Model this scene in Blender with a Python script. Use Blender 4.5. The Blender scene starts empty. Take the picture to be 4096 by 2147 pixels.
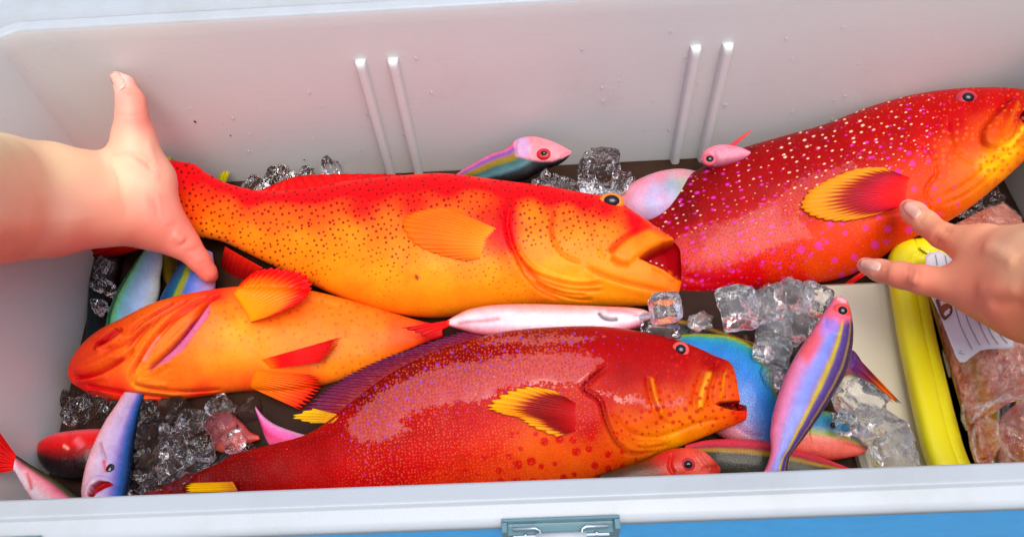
import bpy, math, random
import numpy as np
from mathutils import Vector, Matrix

SC = bpy.context.scene
COL = SC.collection
rng = random.Random(7)

# ------------------------------------------------------------------ camera
FPX, CX, CY = 2958.0, 2048.0, 1073.5        # focal length and centre in photo pixels
_d = np.array([182.0, -2047.0, -FPX]); _d /= np.linalg.norm(_d)
_c = .0296; _b = (182 - FPX * _c) / 2047
_x = np.array([1.0, _b, _c]); _x /= np.linalg.norm(_x)
_z = -_d; _y = np.cross(_z, _x)
RW = np.stack([_x, _y, _z])                 # camera axes -> world axes
CAM = np.array([0.0, 0.0, 0.42])
cam_data = bpy.data.cameras.new('camera')
cam = bpy.data.objects.new('camera', cam_data); COL.objects.link(cam)
cam_data.sensor_width = 36.0
cam_data.lens = FPX / 4096 * 36.0
cam_data.clip_start = 0.01; cam_data.clip_end = 200.0
M = Matrix([list(RW[0]) + [CAM[0]], list(RW[1]) + [CAM[1]], list(RW[2]) + [CAM[2]], [0, 0, 0, 1]])
cam.matrix_world = M
SC.camera = cam

# ------------------------------------------------------------------ light
SUN_EL, SUN_AZ = math.radians(74), math.radians(160)   # azimuth clockwise from +Y
w = bpy.data.worlds.new('World'); SC.world = w; w.use_nodes = True
nt = w.node_tree
bg = nt.nodes['Background']
sky = nt.nodes.new('ShaderNodeTexSky'); sky.sky_type = 'NISHITA'; sky.sun_disc = False
sky.sun_elevation = SUN_EL; sky.sun_rotation = SUN_AZ; sky.dust_density = 3.0; sky.air_density = 1.0
nt.links.new(sky.outputs[0], bg.inputs[0]); bg.inputs[1].default_value = 0.15
sl = bpy.data.lights.new('sun', 'SUN'); sl.energy = 1.5; sl.angle = math.radians(40); sl.color = (1, .96, .9)
so = bpy.data.objects.new('sun', sl); COL.objects.link(so)
sdir = Vector((math.sin(SUN_AZ) * math.cos(SUN_EL), math.cos(SUN_AZ) * math.cos(SUN_EL), math.sin(SUN_EL)))
so.rotation_euler = sdir.to_track_quat('Z', 'Y').to_euler()
so.location = sdir * 3
SC.view_settings.view_transform = 'Standard'; SC.view_settings.look = 'None'
SC.view_settings.exposure = 0.50; SC.view_settings.gamma = 1.0

# ------------------------------------------------------------------ helpers: pixel <-> space
def ray(u, v):
    return RW @ np.array([(u - CX) / FPX, -(v - CY) / FPX, -1.0])
def P(u, v, z):
    r = ray(u, v); return CAM + r * ((z - CAM[2]) / r[2])
def PY(u, v, Y):
    r = ray(u, v); return CAM + r * (Y / r[1])
def PN(u, v, A, n):
    r = ray(u, v); return CAM + r * (np.dot(A - CAM, n) / np.dot(r, n))
def proj(X):
    q = (np.atleast_2d(X) - CAM) @ RW
    return np.stack([CX - FPX * q[:, 0] / q[:, 2], CY + FPX * q[:, 1] / q[:, 2]], 1), -q[:, 2]
PX = 0.000166      # metres per photo pixel at the fish

def S(c):
    c = np.asarray(c, float) / 255.0
    return np.where(c <= 0.04045, c / 12.92, ((c + 0.055) / 1.055) ** 2.4)
def vivid(rgb, k=1.22):
    rgb = np.asarray(rgb, float); l = (rgb @ np.array([.3, .6, .1]))[..., None]
    return np.clip(l + (rgb - l) * k, .0015, 1)
def S4(c, g=1.0): return tuple(S(c) * g) + (1.0,)

# ------------------------------------------------------------------ helpers: objects
def tag(o, label=None, cat=None, group=None, kind=None):
    if label: o['label'] = label
    if cat: o['category'] = cat
    if group: o['group'] = group
    if kind: o['kind'] = kind
    return o
def empty(name, loc, label, cat, group=None):
    o = bpy.data.objects.new(name, None); COL.objects.link(o)
    o.location = [float(t) for t in loc]; o.empty_display_size = .02
    return tag(o, label, cat, group)
def mesh(name, V, F, mat=None, parent=None, smooth=True, attrs=None):
    me = bpy.data.meshes.new(name)
    me.from_pydata([tuple(map(float, p)) for p in V], [], [tuple(map(int, f)) for f in F])
    if smooth: me.polygons.foreach_set('use_smooth', [True] * len(me.polygons))
    if attrs:
        for k, (typ, data) in attrs.items():
            a = me.attributes.new(k, typ, 'POINT')
            data = np.asarray(data, np.float32)
            if typ == 'FLOAT_COLOR': a.data.foreach_set('color', data.ravel())
            elif typ == 'FLOAT_VECTOR': a.data.foreach_set('vector', data.ravel())
            else: a.data.foreach_set('value', data.ravel())
    me.update()
    o = bpy.data.objects.new(name, me); COL.objects.link(o)
    if mat: me.materials.append(mat)
    if parent is not None:
        o.parent = parent
        p = parent; off = Vector((0, 0, 0))
        while p is not None:
            off += p.location; p = p.parent
        o.location = -off
    return o
def C4(rgb): return np.concatenate([rgb, np.ones((len(rgb), 1))], 1)

# ------------------------------------------------------------------ helpers: materials
class NT:
    def __init__(s, name):
        s.m = bpy.data.materials.new(name); s.m.use_nodes = True
        s.t = s.m.node_tree; s.b = s.t.nodes['Principled BSDF']; s.out = s.t.nodes['Material Output']
    def n(s, typ, **kw):
        nd = s.t.nodes.new(typ)
        for k, v in kw.items(): setattr(nd, k, v)
        return nd
    def l(s, a, b): s.t.links.new(a, b)
    def math(s, op, a, b=None, c=None):
        nd = s.n('ShaderNodeMath', operation=op)
        for i, v in enumerate((a, b, c)):
            if v is None: continue
            if hasattr(v, 'is_output'): s.l(v, nd.inputs[i])
            else: nd.inputs[i].default_value = v
        return nd.outputs[0]
    def mix(s, fac, a, b, mode='MIX'):
        nd = s.n('ShaderNodeMix', data_type='RGBA', blend_type=mode)
        for i, v in ((0, fac), (6, a), (7, b)):
            if hasattr(v, 'is_output'): s.l(v, nd.inputs[i])
            else: nd.inputs[i].default_value = v
        return nd.outputs[2]
    def attr(s, name, out='Color'):
        return s.n('ShaderNodeAttribute', attribute_name=name).outputs[out]
    def noise(s, vec, scale, detail=3, rough=.5, dim='3D'):
        nd = s.n('ShaderNodeTexNoise', noise_dimensions=dim)
        nd.inputs['Scale'].default_value = scale; nd.inputs['Detail'].default_value = detail
        nd.inputs['Roughness'].default_value = rough
        if vec is not None: s.l(vec, nd.inputs['Vector'])
        return nd.outputs['Fac']
    def obj(s): return s.n('ShaderNodeTexCoord').outputs['Object']
    def ramp(s, fac, lo, hi):
        nd = s.n('ShaderNodeMapRange', interpolation_type='SMOOTHSTEP')
        s.l(fac, nd.inputs[0]); nd.inputs[1].default_value = lo; nd.inputs[2].default_value = hi
        return nd.outputs[0]
    def bump(s, h, strength, dist, prev=None):
        nd = s.n('ShaderNodeBump'); nd.inputs['Strength'].default_value = strength
        nd.inputs['Distance'].default_value = dist
        s.l(h, nd.inputs['Height'])
        if prev is not None: s.l(prev, nd.inputs['Normal'])
        return nd.outputs[0]
    def set(s, **kw):
        for k, v in kw.items():
            i = s.b.inputs[k.replace('_', ' ')]
            if hasattr(v, 'is_output'): s.l(v, i)
            else: i.default_value = v
        return s

def plain(name, rgb, rough=.5, metal=0.0, var=.06, scale=60, bump=.0, spec=.5, coat=0.0):
    k = NT(name); o = k.obj()
    f = k.noise(o, scale, 4, .6)
    c = np.array(rgb[:3])
    col = k.mix(f, tuple(np.clip(c * (1 - var), 0, 1)) + (1,), tuple(np.clip(c * (1 + var), 0, 1)) + (1,))
    k.set(Base_Color=col, Roughness=rough, Metallic=metal)
    k.b.inputs['Specular IOR Level'].default_value = spec
    k.b.inputs['Coat Weight'].default_value = coat
    if bump:
        k.set(Normal=k.bump(k.noise(o, scale * 6, 3), bump, .001))
    return k.m

def fish_mat(name, spots=(), scale=9.0, bump=.35, rough=.36, coat=.03, streak=None, blotch=None, netcol=.12, mott=.30, spec=.10, wet=None, svar=.7, wetk=.8):
    """Col = base colour of the skin, pxc = skin coordinates; spots = [(cell size, radius, colour, mask, stretch, angle)]"""
    k = NT(name)
    col = k.attr('Col'); pv = k.attr('pxc', 'Vector')
    # fine mottling of the skin
    f = k.noise(pv, 9.0, 4, .65)
    f0 = k.ramp(k.noise(pv, 1.7, 5, .7), .3, .7)
    col = k.mix(k.math('MULTIPLY', k.math('SUBTRACT', 1.0, f0), mott), col, (.62, .42, .42, 1), 'MULTIPLY')
    col = k.mix(k.math('MULTIPLY', k.ramp(f, .35, .65), .35), col, (1.25, 1.2, 1.15, 1), 'MULTIPLY')
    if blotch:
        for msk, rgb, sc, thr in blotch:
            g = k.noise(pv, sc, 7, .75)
            fac = k.math('ADD', k.attr(msk, 'Fac'), k.math('MULTIPLY', k.math('SUBTRACT', g, .5), 2.3 if msk == 'sheen' else 1.1))
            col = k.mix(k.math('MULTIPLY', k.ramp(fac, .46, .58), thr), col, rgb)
    # scale net
    vo = k.n('ShaderNodeTexVoronoi', voronoi_dimensions='2D', feature='DISTANCE_TO_EDGE')
    vo.inputs['Scale'].default_value = scale; k.l(pv, vo.inputs['Vector'])
    net = k.ramp(vo.outputs['Distance'], .0, .18)
    if netcol: col = k.mix(k.math('MULTIPLY', k.math('SUBTRACT', 1.0, net), netcol), col, (.10, .06, .09, 1), 'MULTIPLY')
    for i, (cell, rad, rgb, msk, st, ang, strg) in enumerate(spots):
        vr = k.n('ShaderNodeVectorRotate', rotation_type='Z_AXIS'); k.l(pv, vr.inputs['Vector'])
        vr.inputs['Angle'].default_value = math.radians(ang)
        vm = k.n('ShaderNodeVectorMath', operation='MULTIPLY'); k.l(vr.outputs[0], vm.inputs[0])
        vm.inputs[1].default_value = (100 / cell / st, 100 / cell, 0)
        va = k.n('ShaderNodeVectorMath', operation='ADD'); k.l(vm.outputs[0], va.inputs[0])
        va.inputs[1].default_value = (3.7 * i, 1.9 * i, 0)
        v = k.n('ShaderNodeTexVoronoi', voronoi_dimensions='2D'); k.l(va.outputs[0], v.inputs['Vector'])
        v.inputs['Scale'].default_value = 1.0; v.inputs['Randomness'].default_value = .7
        # each spot its own size
        sep = k.n('ShaderNodeSeparateColor'); k.l(v.outputs['Color'], sep.inputs[0])
        r = k.math('MULTIPLY', k.math('ADD', .95 - svar * .5, k.math('MULTIPLY', sep.outputs[0], svar)), rad)
        mk = k.attr(msk, 'Fac')
        r = k.math('MULTIPLY', r, mk)
        d = k.math('SUBTRACT', r, v.outputs['Distance'])
        fac = k.ramp(d, -.07, .09)
        fac = k.math('MULTIPLY', fac, k.math('MINIMUM', k.math('MULTIPLY', mk, 2.0), strg))
        col = k.mix(fac, col, rgb)
    k.set(Base_Color=col)
    rr = k.math('ADD', rough - .1, k.math('MULTIPLY', k.noise(pv, 3.0, 5, .7), .22))
    k.set(Roughness=rr)
    nb = k.bump(net, bump, .0006)
    nb = k.bump(k.noise(pv, 2.2, 4, .6), .25, .0012, nb)
    k.set(Normal=nb)
    k.b.inputs['Coat Weight'].default_value = coat; k.b.inputs['Coat Roughness'].default_value = .12
    k.b.inputs['Specular IOR Level'].default_value = spec
    if wet: k.set(Coat_Weight=k.math('MULTIPLY', k.ramp(k.math('ADD', k.attr(wet, 'Fac'), k.math('MULTIPLY', k.math('SUBTRACT', k.noise(pv, 4.4, 7, .75), .5), 2.3)), .46, .54), wetk))
    return k.m

MAT = {}
def fin_mat():
    k = NT('fin_membrane'); col = k.attr('Col')
    k.set(Base_Color=col, Roughness=.42); k.b.inputs['Specular IOR Level'].default_value = .15
    k.b.inputs['Coat Weight'].default_value = .05; k.b.inputs['Coat Roughness'].default_value = .2
    k.b.inputs['Transmission Weight'].default_value = 0.0
    k.b.inputs['Subsurface Weight'].default_value = 0.0
    return k.m
MAT['fin'] = fin_mat()
def eye_mat(name, rough=.08):
    k = NT(name); k.set(Base_Color=k.attr('Col'), Roughness=rough)
    k.b.inputs['Coat Weight'].default_value = .6; k.b.inputs['Coat Roughness'].default_value = .03
    return k.m
MAT['iris'] = eye_mat('iris', .2)
MAT['pupil'] = plain('pupil', S((14, 16, 30)), .04, var=.2)
def ice_mat(name, tint, rough, bump):
    k = NT(name); o = k.obj()
    f = k.noise(o, 90, 3, .6)
    k.set(Base_Color=k.mix(f, tint, (1, 1, 1, 1)), Roughness=rough, IOR=1.31)
    k.b.inputs['Transmission Weight'].default_value = 1.0
    nb = k.bump(k.noise(o, 1.6, 2, .5), bump, .25)
    k.set(Normal=nb)
    return k.m
MAT['ice'] = ice_mat('clear_ice', (.96, .98, .99, 1), .0, .16)
MAT['milky'] = ice_mat('milky_ice', (.95, .97, .98, 1), .02, .14)
MAT['milky'].node_tree.nodes['Principled BSDF'].inputs['Transmission Weight'].default_value = .95
def frost_mat():
    k = NT('ice_bubbles'); o = k.obj()
    tr = k.n('ShaderNodeBsdfTransparent')
    f = k.ramp(k.noise(o, 420, 5, .75), .52, .7)
    mx = k.n('ShaderNodeMixShader'); k.l(k.math('MULTIPLY', f, .8), mx.inputs[0]); k.l(tr.outputs[0], mx.inputs[1])
    k.l(k.b.outputs[0], mx.inputs[2]); k.l(mx.outputs[0], k.out.inputs[0])
    k.set(Base_Color=(.85, .88, .92, 1), Roughness=.6)
    return k.m
MAT['frost'] = frost_mat()

# ------------------------------------------------------------------ helpers: fields in photo pixels
def cr(pts, n, closed=False):
    """Catmull-Rom resample of a control polyline to n points (uniform in control index)"""
    p = np.asarray(pts, float); m = len(p)
    t = np.linspace(0, m - 1, n)
    i = np.clip(np.floor(t).astype(int), 0, m - 2); f = (t - i)[:, None]
    p0 = p[np.clip(i - 1, 0, m - 1)]; p1 = p[i]; p2 = p[i + 1]; p3 = p[np.clip(i + 2, 0, m - 1)]
    return .5 * ((2 * p1) + (-p0 + p2) * f + (2 * p0 - 5 * p1 + 4 * p2 - p3) * f * f + (-p0 + 3 * p1 - 3 * p2 + p3) * f ** 3)
def idw(uv, pts, e=35.0, p=1.6):
    """smooth field through (u, v, values...)"""
    pts = np.asarray(pts, float)
    out = np.zeros((len(uv), pts.shape[1] - 2)); ws = np.zeros((len(uv), 1))
    for q in pts:
        d2 = (uv[:, 0] - q[0]) ** 2 + (uv[:, 1] - q[1]) ** 2
        wgt = (1.0 / (d2 + e * e) ** p)[:, None]
        out += wgt * q[2:]; ws += wgt
    return out / ws
def poly_dist(uv, pts, smooth=True, closed=False):
    p = np.asarray(pts, float)
    if smooth and len(p) > 2 and not closed: p = cr(p, len(p) * 4)
    if closed: p = np.vstack([p, p[:1]])
    seg = np.linalg.norm(np.diff(p, axis=0), axis=1); L = np.concatenate([[0], np.cumsum(seg)])
    best = np.full(len(uv), 1e9); side = np.zeros(len(uv)); fr = np.zeros(len(uv))
    for i in range(len(p) - 1):
        a, b = p[i], p[i + 1]; ab = b - a; l2 = max((ab ** 2).sum(), 1e-9)
        ap = uv - a; t = np.clip((ap @ ab) / l2, 0, 1)
        d = np.linalg.norm(ap - t[:, None] * ab, axis=1)
        m = d < best
        best[m] = d[m]; side[m] = np.sign(ab[0] * ap[m, 1] - ab[1] * ap[m, 0]); fr[m] = (L[i] + t[m] * seg[i]) / L[-1]
    return best, side, fr
def poly_sd(uv, pts):
    """signed distance to a closed polygon (negative inside)"""
    p = np.asarray(pts, float)
    d, _, _ = poly_dist(uv, p, closed=True)
    ins = np.zeros(len(uv), bool); j = len(p) - 1
    for i in range(len(p)):
        xi, yi = p[i]; xj, yj = p[j]
        c = ((yi > uv[:, 1]) != (yj > uv[:, 1])) & (uv[:, 0] < (xj - xi) * (uv[:, 1] - yi) / (yj - yi + 1e-12) + xi)
        ins ^= c; j = i
    return np.where(ins, -d, d)
def sstep(x, a, b):
    t = np.clip((x - a) / (b - a), 0, 1); return t * t * (3 - 2 * t)
def sq(a): return np.asarray(a)

def vnoise(p, seed=0):
    """cheap smooth value noise in 3D, numpy"""
    p = np.asarray(p, float); i = np.floor(p).astype(int); f = p - i; f = f * f * (3 - 2 * f)
    def h(ix, iy, iz):
        n = (ix * 374761393 + iy * 668265263 + iz * 1274126177 + seed * 974711) & 0x7fffffff
        n = ((n ^ (n >> 13)) * 1274126177) & 0x7fffffff
        return ((n ^ (n >> 16)) & 0xffff) / 65535.0
    r = 0
    for dx in (0, 1):
        for dy in (0, 1):
            for dz in (0, 1):
                wgt = (f[:, 0] if dx else 1 - f[:, 0]) * (f[:, 1] if dy else 1 - f[:, 1]) * (f[:, 2] if dz else 1 - f[:, 2])
                r = r + wgt * h(i[:, 0] + dx, i[:, 1] + dy, i[:, 2] + dz)
    return r

# ------------------------------------------------------------------ fish body: a loft between back and belly outline
NRM = np.array([0.0, -.3, 1.0]); NRM /= np.linalg.norm(NRM)
class Body: pass
def gained(c, gain):
    yw = sstep(c[:, 1] / c[:, 0], .22, .5)[:, None] if gain[0] < .95 else 0     # yellow chins keep their own brightness
    return np.clip(c * (np.array(gain) * (1 - yw) + np.array([.97, 1.0, .6]) * yw), .001, 1)
def make_body(T, B, z, ratio, N=420, MT=110, MB=20, n=NRM, colors=None, bands=None, strokes=(), pads=(), tints=(),
              masks=None, wobble=.0, idw_e=35.0, ends=None, headc=None, gain=(1, 1, 1), viv=1.22):
    T = cr(T, N); B = cr(B, N)
    zz = cr([[q, 0] for q in (z if hasattr(z, '__len__') else (z, z))], N)[:, 0]
    rt = cr([[q, 0] for q in ratio], N)[:, 0]
    th = np.concatenate([np.linspace(0, math.pi, MT, endpoint=False), np.linspace(math.pi, 2 * math.pi, MB, endpoint=False)])
    K = len(th); ct, st = np.cos(th), np.sin(th)
    ct = np.sign(ct) * np.abs(ct) ** .92; st2 = np.sign(st) * np.abs(st) ** .9
    V = np.zeros((N, K, 3)); mids = np.zeros((N, 3)); H = np.zeros(N)
    for i in range(N):
        m = (T[i] + B[i]) / 2; A = P(m[0], m[1], zz[i])
        t3 = PN(T[i][0], T[i][1], A, n); b3 = PN(B[i][0], B[i][1], A, n)
        mid = (t3 + b3) / 2; half = (t3 - b3) / 2; h = np.linalg.norm(half) * max(rt[i], .02)
        mids[i] = mid; H[i] = h
        V[i] = mid + half * ct[:, None] + n * (h * st2)[:, None]
    V = V.reshape(-1, 3)
    top = np.tile(np.clip(st, 0, 1), N) ** .5
    s = np.tile((1 - np.cos(th)) / 2, N); tt = np.repeat(np.linspace(0, 1, N), K)
    uv, _ = proj(V)
    # relief of the skin: folds, gill covers, jaws
    disp = np.zeros(len(V))
    for kind, pts, wd, dep in strokes:
        d, sd, fr = poly_dist(uv, pts)
        taper = sstep(fr, 0, .12) * (1 - sstep(fr, .88, 1))
        if kind == 'groove': disp += -dep * np.exp(-(d / wd) ** 2) * taper
        elif kind == 'ridge': disp += dep * np.exp(-(d / wd) ** 2) * taper
        elif kind == 'flap':      # raised on the left of the stroke, sharp edge, fades away
            x = d * sd
            disp += dep * sstep(x, -4, 6) * np.exp(-np.clip(x, 0, None) / wd) * taper
    for pts, soft, dep in pads:
        disp += dep * (1 - sstep(poly_sd(uv, pts), -soft, soft * .3)) * np.clip(2.5 - 1.5 * top, 1, 2.5)
    if wobble: disp += wobble * (vnoise(np.c_[uv / 60.0, uv[:, :1] * 0], 3) - .5)
    V = V + n * (disp * top)[:, None]
    # colour
    if colors is not None:
        c = np.array([list(q[:2]) + list(S(q[2:5])) for q in colors]); rgb = idw(uv, c, idw_e)
    else:
        bs = np.array([q[0] for q in bands]); bc = np.array([S(q[1]) for q in bands])
        wob = s + .02 * (vnoise(np.c_[uv / 25.0, uv[:, :1] * 0], 5) - .5)
        rgb = np.stack([np.interp(wob, bs, bc[:, k]) for k in range(3)], 1)
    if headc:
        for pts, soft, col in headc:
            fc = (1 - sstep(poly_sd(uv, pts), -soft, soft))[:, None] * np.clip(top * 4 + (1 if soft < 8 else .25), 0, 1)[:, None]
            rgb = rgb * (1 - fc) + S(col) * fc
    for pts, wd, col, a in tints:
        d, sd, fr = poly_dist(uv, pts)
        fc = (a * np.exp(-(d / wd) ** 2) * sstep(fr, -.01, .1) * (1 - sstep(fr, .9, 1.01)) * top)[:, None]
        rgb = rgb * (1 - fc) + S(col) * fc
    n0 = len(V)
    V = np.vstack([V, mids[0], mids[-1]]); rgb = np.vstack([rgb, rgb[0], rgb[-1]])
    uv = np.vstack([uv, proj(mids[0])[0], proj(mids[-1])[0]])
    F = []
    for i in range(N - 1):
        a = i * K; b = a + K
        for j in range(K):
            j2 = (j + 1) % K
            F.append((a + j, b + j, b + j2, a + j2))
    for j in range(K):
        j2 = (j + 1) % K
        F.append((n0, j, j2)); F.append((n0 + 1, (N - 1) * K + j2, (N - 1) * K + j))
    at = {'Col': ('FLOAT_COLOR', C4(gained(vivid(rgb, viv), gain))), 'pxc': ('FLOAT_VECTOR', np.c_[uv / 100.0, np.zeros(len(uv))])}
    if masks:
        for k, pts in masks.items():
            if callable(pts): at[k] = ('FLOAT', pts(uv))
            else: at[k] = ('FLOAT', idw(uv, pts, 30.0)[:, 0])
    b = Body(); b.V, b.F, b.at, b.n = V, F, at, n
    sel = np.where(np.concatenate([np.tile(st > .02, N), [False, False]]))[0][::3]
    b.suv, b.sd = proj(V[sel])
    b.mid = mids[N // 2]
    return b
def surf(b, u, v, h=0.0):
    """point h above the skin seen at (u, v); beside the fish, level with the nearest skin"""
    d2 = (b.suv[:, 0] - u) ** 2 + (b.suv[:, 1] - v) ** 2
    i = np.argpartition(d2, 6)[:6]; wgt = 1 / (d2[i] + 4)
    dep = (b.sd[i] * wgt).sum() / wgt.sum()
    return CAM + ray(u, v) * (dep - h * .9)

def fin(name, parent, b, base, tip, hb, ht, cols, rays=12, ridge=.0005, scallop=.05, mat='fin', dark=.75, edge=None, bow=0.0, label=None, th=.0006):
    nk = rays * 6 + 1; ns = 18
    bp = cr(base, nk); tp = cr(tip, nk)
    V = []; rgb = []; UV = []
    ts = np.array([c[0] for c in cols]); tc = np.array([S(c[1]) for c in cols])
    for i in range(nk):
        ph = math.cos(2 * math.pi * i / 6.0)
        jag = scallop * (.5 - .5 * ph) + .03 * rng.random() * (ph > .9)
        d0 = None
        for j in range(ns):
            t = j / (ns - 1); te = t * (1 - jag)
            q = bp[i] * (1 - te) + tp[i] * te
            h = hb + (ht - hb) * t + bow * math.sin(math.pi * t) + ridge * ph * min(1, t * 3)
            V.append((q, h))
            c = np.array([np.interp(t + .10 * ph * t, ts, tc[:, k]) for k in range(3)])
            c = c * (1 - (1 - dark) * (.5 - .5 * ph) * min(1, t * 2))
            rgb.append(c)
    pts = np.array([surf(b, q[0], q[1], h) for q, h in V])
    n1 = len(pts)
    pts2 = pts - b.n * th
    VV = np.vstack([pts, pts2]); cc = np.vstack([rgb, rgb])
    F = []
    def quad(i, j): return [i * ns + j, i * ns + j + 1, (i + 1) * ns + j + 1, (i + 1) * ns + j]
    for i in range(nk - 1):
        for j in range(ns - 1):
            f = quad(i, j); F.append(f); F.append([x + n1 for x in f[::-1]])
    rim = [i * ns for i in range(nk)][::-1] + list(range(ns))[1:] if False else None
    loop = [j for j in range(ns)] + [i * ns + ns - 1 for i in range(1, nk)] + [(nk - 1) * ns + j for j in range(ns - 2, -1, -1)] + [i * ns for i in range(nk - 2, 0, -1)]
    for a, c in zip(loop, loop[1:] + loop[:1]): F.append([c, a, a + n1, c + n1])
    o = mesh(name, VV, F, MAT[mat], parent, True, {'Col': ('FLOAT_COLOR', C4(vivid(cc))), 'pxc': ('FLOAT_VECTOR', np.c_[proj(VV)[0] / 100, np.zeros(len(VV))])})
    if label: o['label'] = label
    return o

def eye(parent, b, u, v, r, iris, rim, pup=.55, squash=1.0, lift=.0, ang=0.0, name='eye'):
    c = surf(b, u, v, lift)
    n = b.n * .75 + (CAM - c) / np.linalg.norm(CAM - c) * .25; n /= np.linalg.norm(n)
    a = math.radians(ang)
    e1 = PN(u + math.cos(a), v + math.sin(a), c, n) - c; e1 /= np.linalg.norm(e1); e2 = np.cross(n, e1)
    px = np.linalg.norm(c - CAM) / FPX
    def dome(R, hh, z0, nr=9, na=36, cols=None):
        V = []; rgb = []
        for i in range(nr):
            q = i / (nr - 1); rr = R * math.sin(q * math.pi / 2); z = z0 + hh * math.cos(q * math.pi / 2)
            for k in range(na):
                t = 2 * math.pi * k / na
                V.append(c + e1 * rr * math.cos(t) + e2 * rr * math.sin(t) * squash + n * z)
                if cols: rgb.append(S(cols[0]) * (1 - q) + S(cols[1]) * q if q < .9 else S(cols[2]))
        F = [(i * na + k, (i + 1) * na + k, (i + 1) * na + (k + 1) % na, i * na + (k + 1) % na) for i in range(nr - 1) for k in range(na)]
        return V, F, rgb
    V, F, rgb = dome(r * px, r * px * .45, -r * px * .08, cols=(iris, iris, rim))
    e = mesh(name, V, F, MAT['iris'], parent, True, {'Col': ('FLOAT_COLOR', C4(np.array(rgb)))})
    V, F, _ = dome(r * px * pup, r * px * .28, r * px * .24)
    mesh('pupil', V, F, MAT['pupil'], e)
    return e

def body_obj(b, parent, mat, name='body'):
    return mesh(name, b.V, b.F, mat, parent, True, b.at)

# ================================================================== THE COOLER
XL, XR, YF, YB, ZR, ZF = -.330, .352, .097, .397, .137, -.09
k = NT('liner_plastic'); o_ = k.obj()
f1 = k.noise(o_, 9, 5, .6); f2 = k.ramp(k.noise(o_, 330, 2, .4), .76, .82)
c1 = k.mix(f1, (.655, .66, .615, 1), (.71, .715, .675, 1)); c1 = k.mix(k.math('MULTIPLY', f2, .35), c1, (.35, .22, .16, 1))
mp = k.n('ShaderNodeMapping'); mp.inputs['Scale'].default_value = (4, 4, 90); k.l(o_, mp.inputs['Vector'])
scr = k.noise(mp.outputs[0], 6, 4, .7); c1 = k.mix(k.math('MULTIPLY', k.ramp(scr, .55, .72), .10), c1, (.42, .40, .38, 1))
c1 = k.mix(k.math('MULTIPLY', k.ramp(k.noise(o_, 22, 6, .75), .56, .72), .16), c1, (.60, .40, .34, 1))
k.set(Base_Color=c1, Roughness=k.math('ADD', .22, k.math('MULTIPLY', f1, .2)), Normal=k.bump(k.noise(o_, 500, 3), .08, .001))
MAT['liner'] = k.m
k = NT('rim_plastic'); o_ = k.obj()
f1 = k.noise(o_, 25, 6, .65); f2 = k.ramp(k.noise(o_, 900, 2, .5), .66, .8)
c1 = k.mix(k.ramp(f1, .4, .75), (.46, .49, .505, 1), (.42, .44, .435, 1)); c1 = k.mix(k.math('MULTIPLY', f2, .18), c1, (.4, .38, .35, 1))
k.set(Base_Color=c1, Roughness=.42, Normal=k.bump(k.noise(o_, 700, 3), .12, .0008))
MAT['rim'] = k.m
MAT['blue'] = plain('blue_plastic', S((48, 165, 225)), .4, var=.16, scale=140, bump=.1)
MAT['steel'] = plain('latch_steel', (.62, .66, .68), .28, .85, .12, 120)
MAT['teal'] = plain('latch_recess', S((96, 132, 140)), .35, .35, var=.2)
cooler = empty('ice_chest', (0, .25, ZF), 'open white and blue ice chest full of fish and ice', 'ice chest')

def box(V, F, x0, x1, y0, y1, z0, z1, bev=.0):
    o = len(V)
    if bev <= 0:
        V += [(x, y, z) for z in (z0, z1) for y in (y0, y1) for x in (x0, x1)]
        F += [tuple(o + i for i in q) for q in ((0, 2, 3, 1), (4, 5, 7, 6), (0, 1, 5, 4), (2, 6, 7, 3), (0, 4, 6, 2), (1, 3, 7, 5))]
    else:
        for z, ins in ((z0, bev), (z0 + bev, 0), (z1 - bev, 0), (z1, bev)):
            for (x, y) in ((x0 + ins, y0 + ins + 0), (x1 - ins, y0 + ins), (x1 - ins, y1 - ins), (x0 + ins, y1 - ins)): V.append((x, y, z))
        F.append(tuple(o + i for i in (3, 2, 1, 0))); F.append(tuple(o + 12 + i for i in range(4)))
        for i in range(3):
            for j in range(4): F.append((o + i * 4 + j, o + i * 4 + (j + 1) % 4, o + i * 4 + 4 + (j + 1) % 4, o + i * 4 + 4 + j))
def rrect(x0, x1, y0, y1, r, off=0.0, seg=10):
    pts = []
    for cx, cy, a0 in ((x1 - r, y1 - r, 0), (x0 + r, y1 - r, 90), (x0 + r, y0 + r, 180), (x1 - r, y0 + r, 270)):
        for i in range(seg + 1):
            a = math.radians(a0 + 90 * i / seg)
            pts.append((cx + (r + off) * math.cos(a), cy + (r + off) * math.sin(a)))
    return np.array(pts)
def sweep(name, prof, mat, parent, r=.013, box=None, cap=None):
    """prof: (outward offset, z) swept round the mouth of the box"""
    bx = box or (XL, XR, YF, YB)
    rings = [np.c_[rrect(*bx, r, off), np.full(44, z)] for off, z in prof]
    n = 44; V = np.vstack(rings); F = []
    for i in range(len(prof) - 1):
        for j in range(n): F.append((i * n + j, i * n + (j + 1) % n, (i + 1) * n + (j + 1) % n, (i + 1) * n + j))
    if cap == 0: F.append(tuple(range(n))[::-1])
    if cap == -1: F.append(tuple((len(prof) - 1) * n + j for j in range(n)))
    return mesh(name, V, F, mat, parent)
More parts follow.
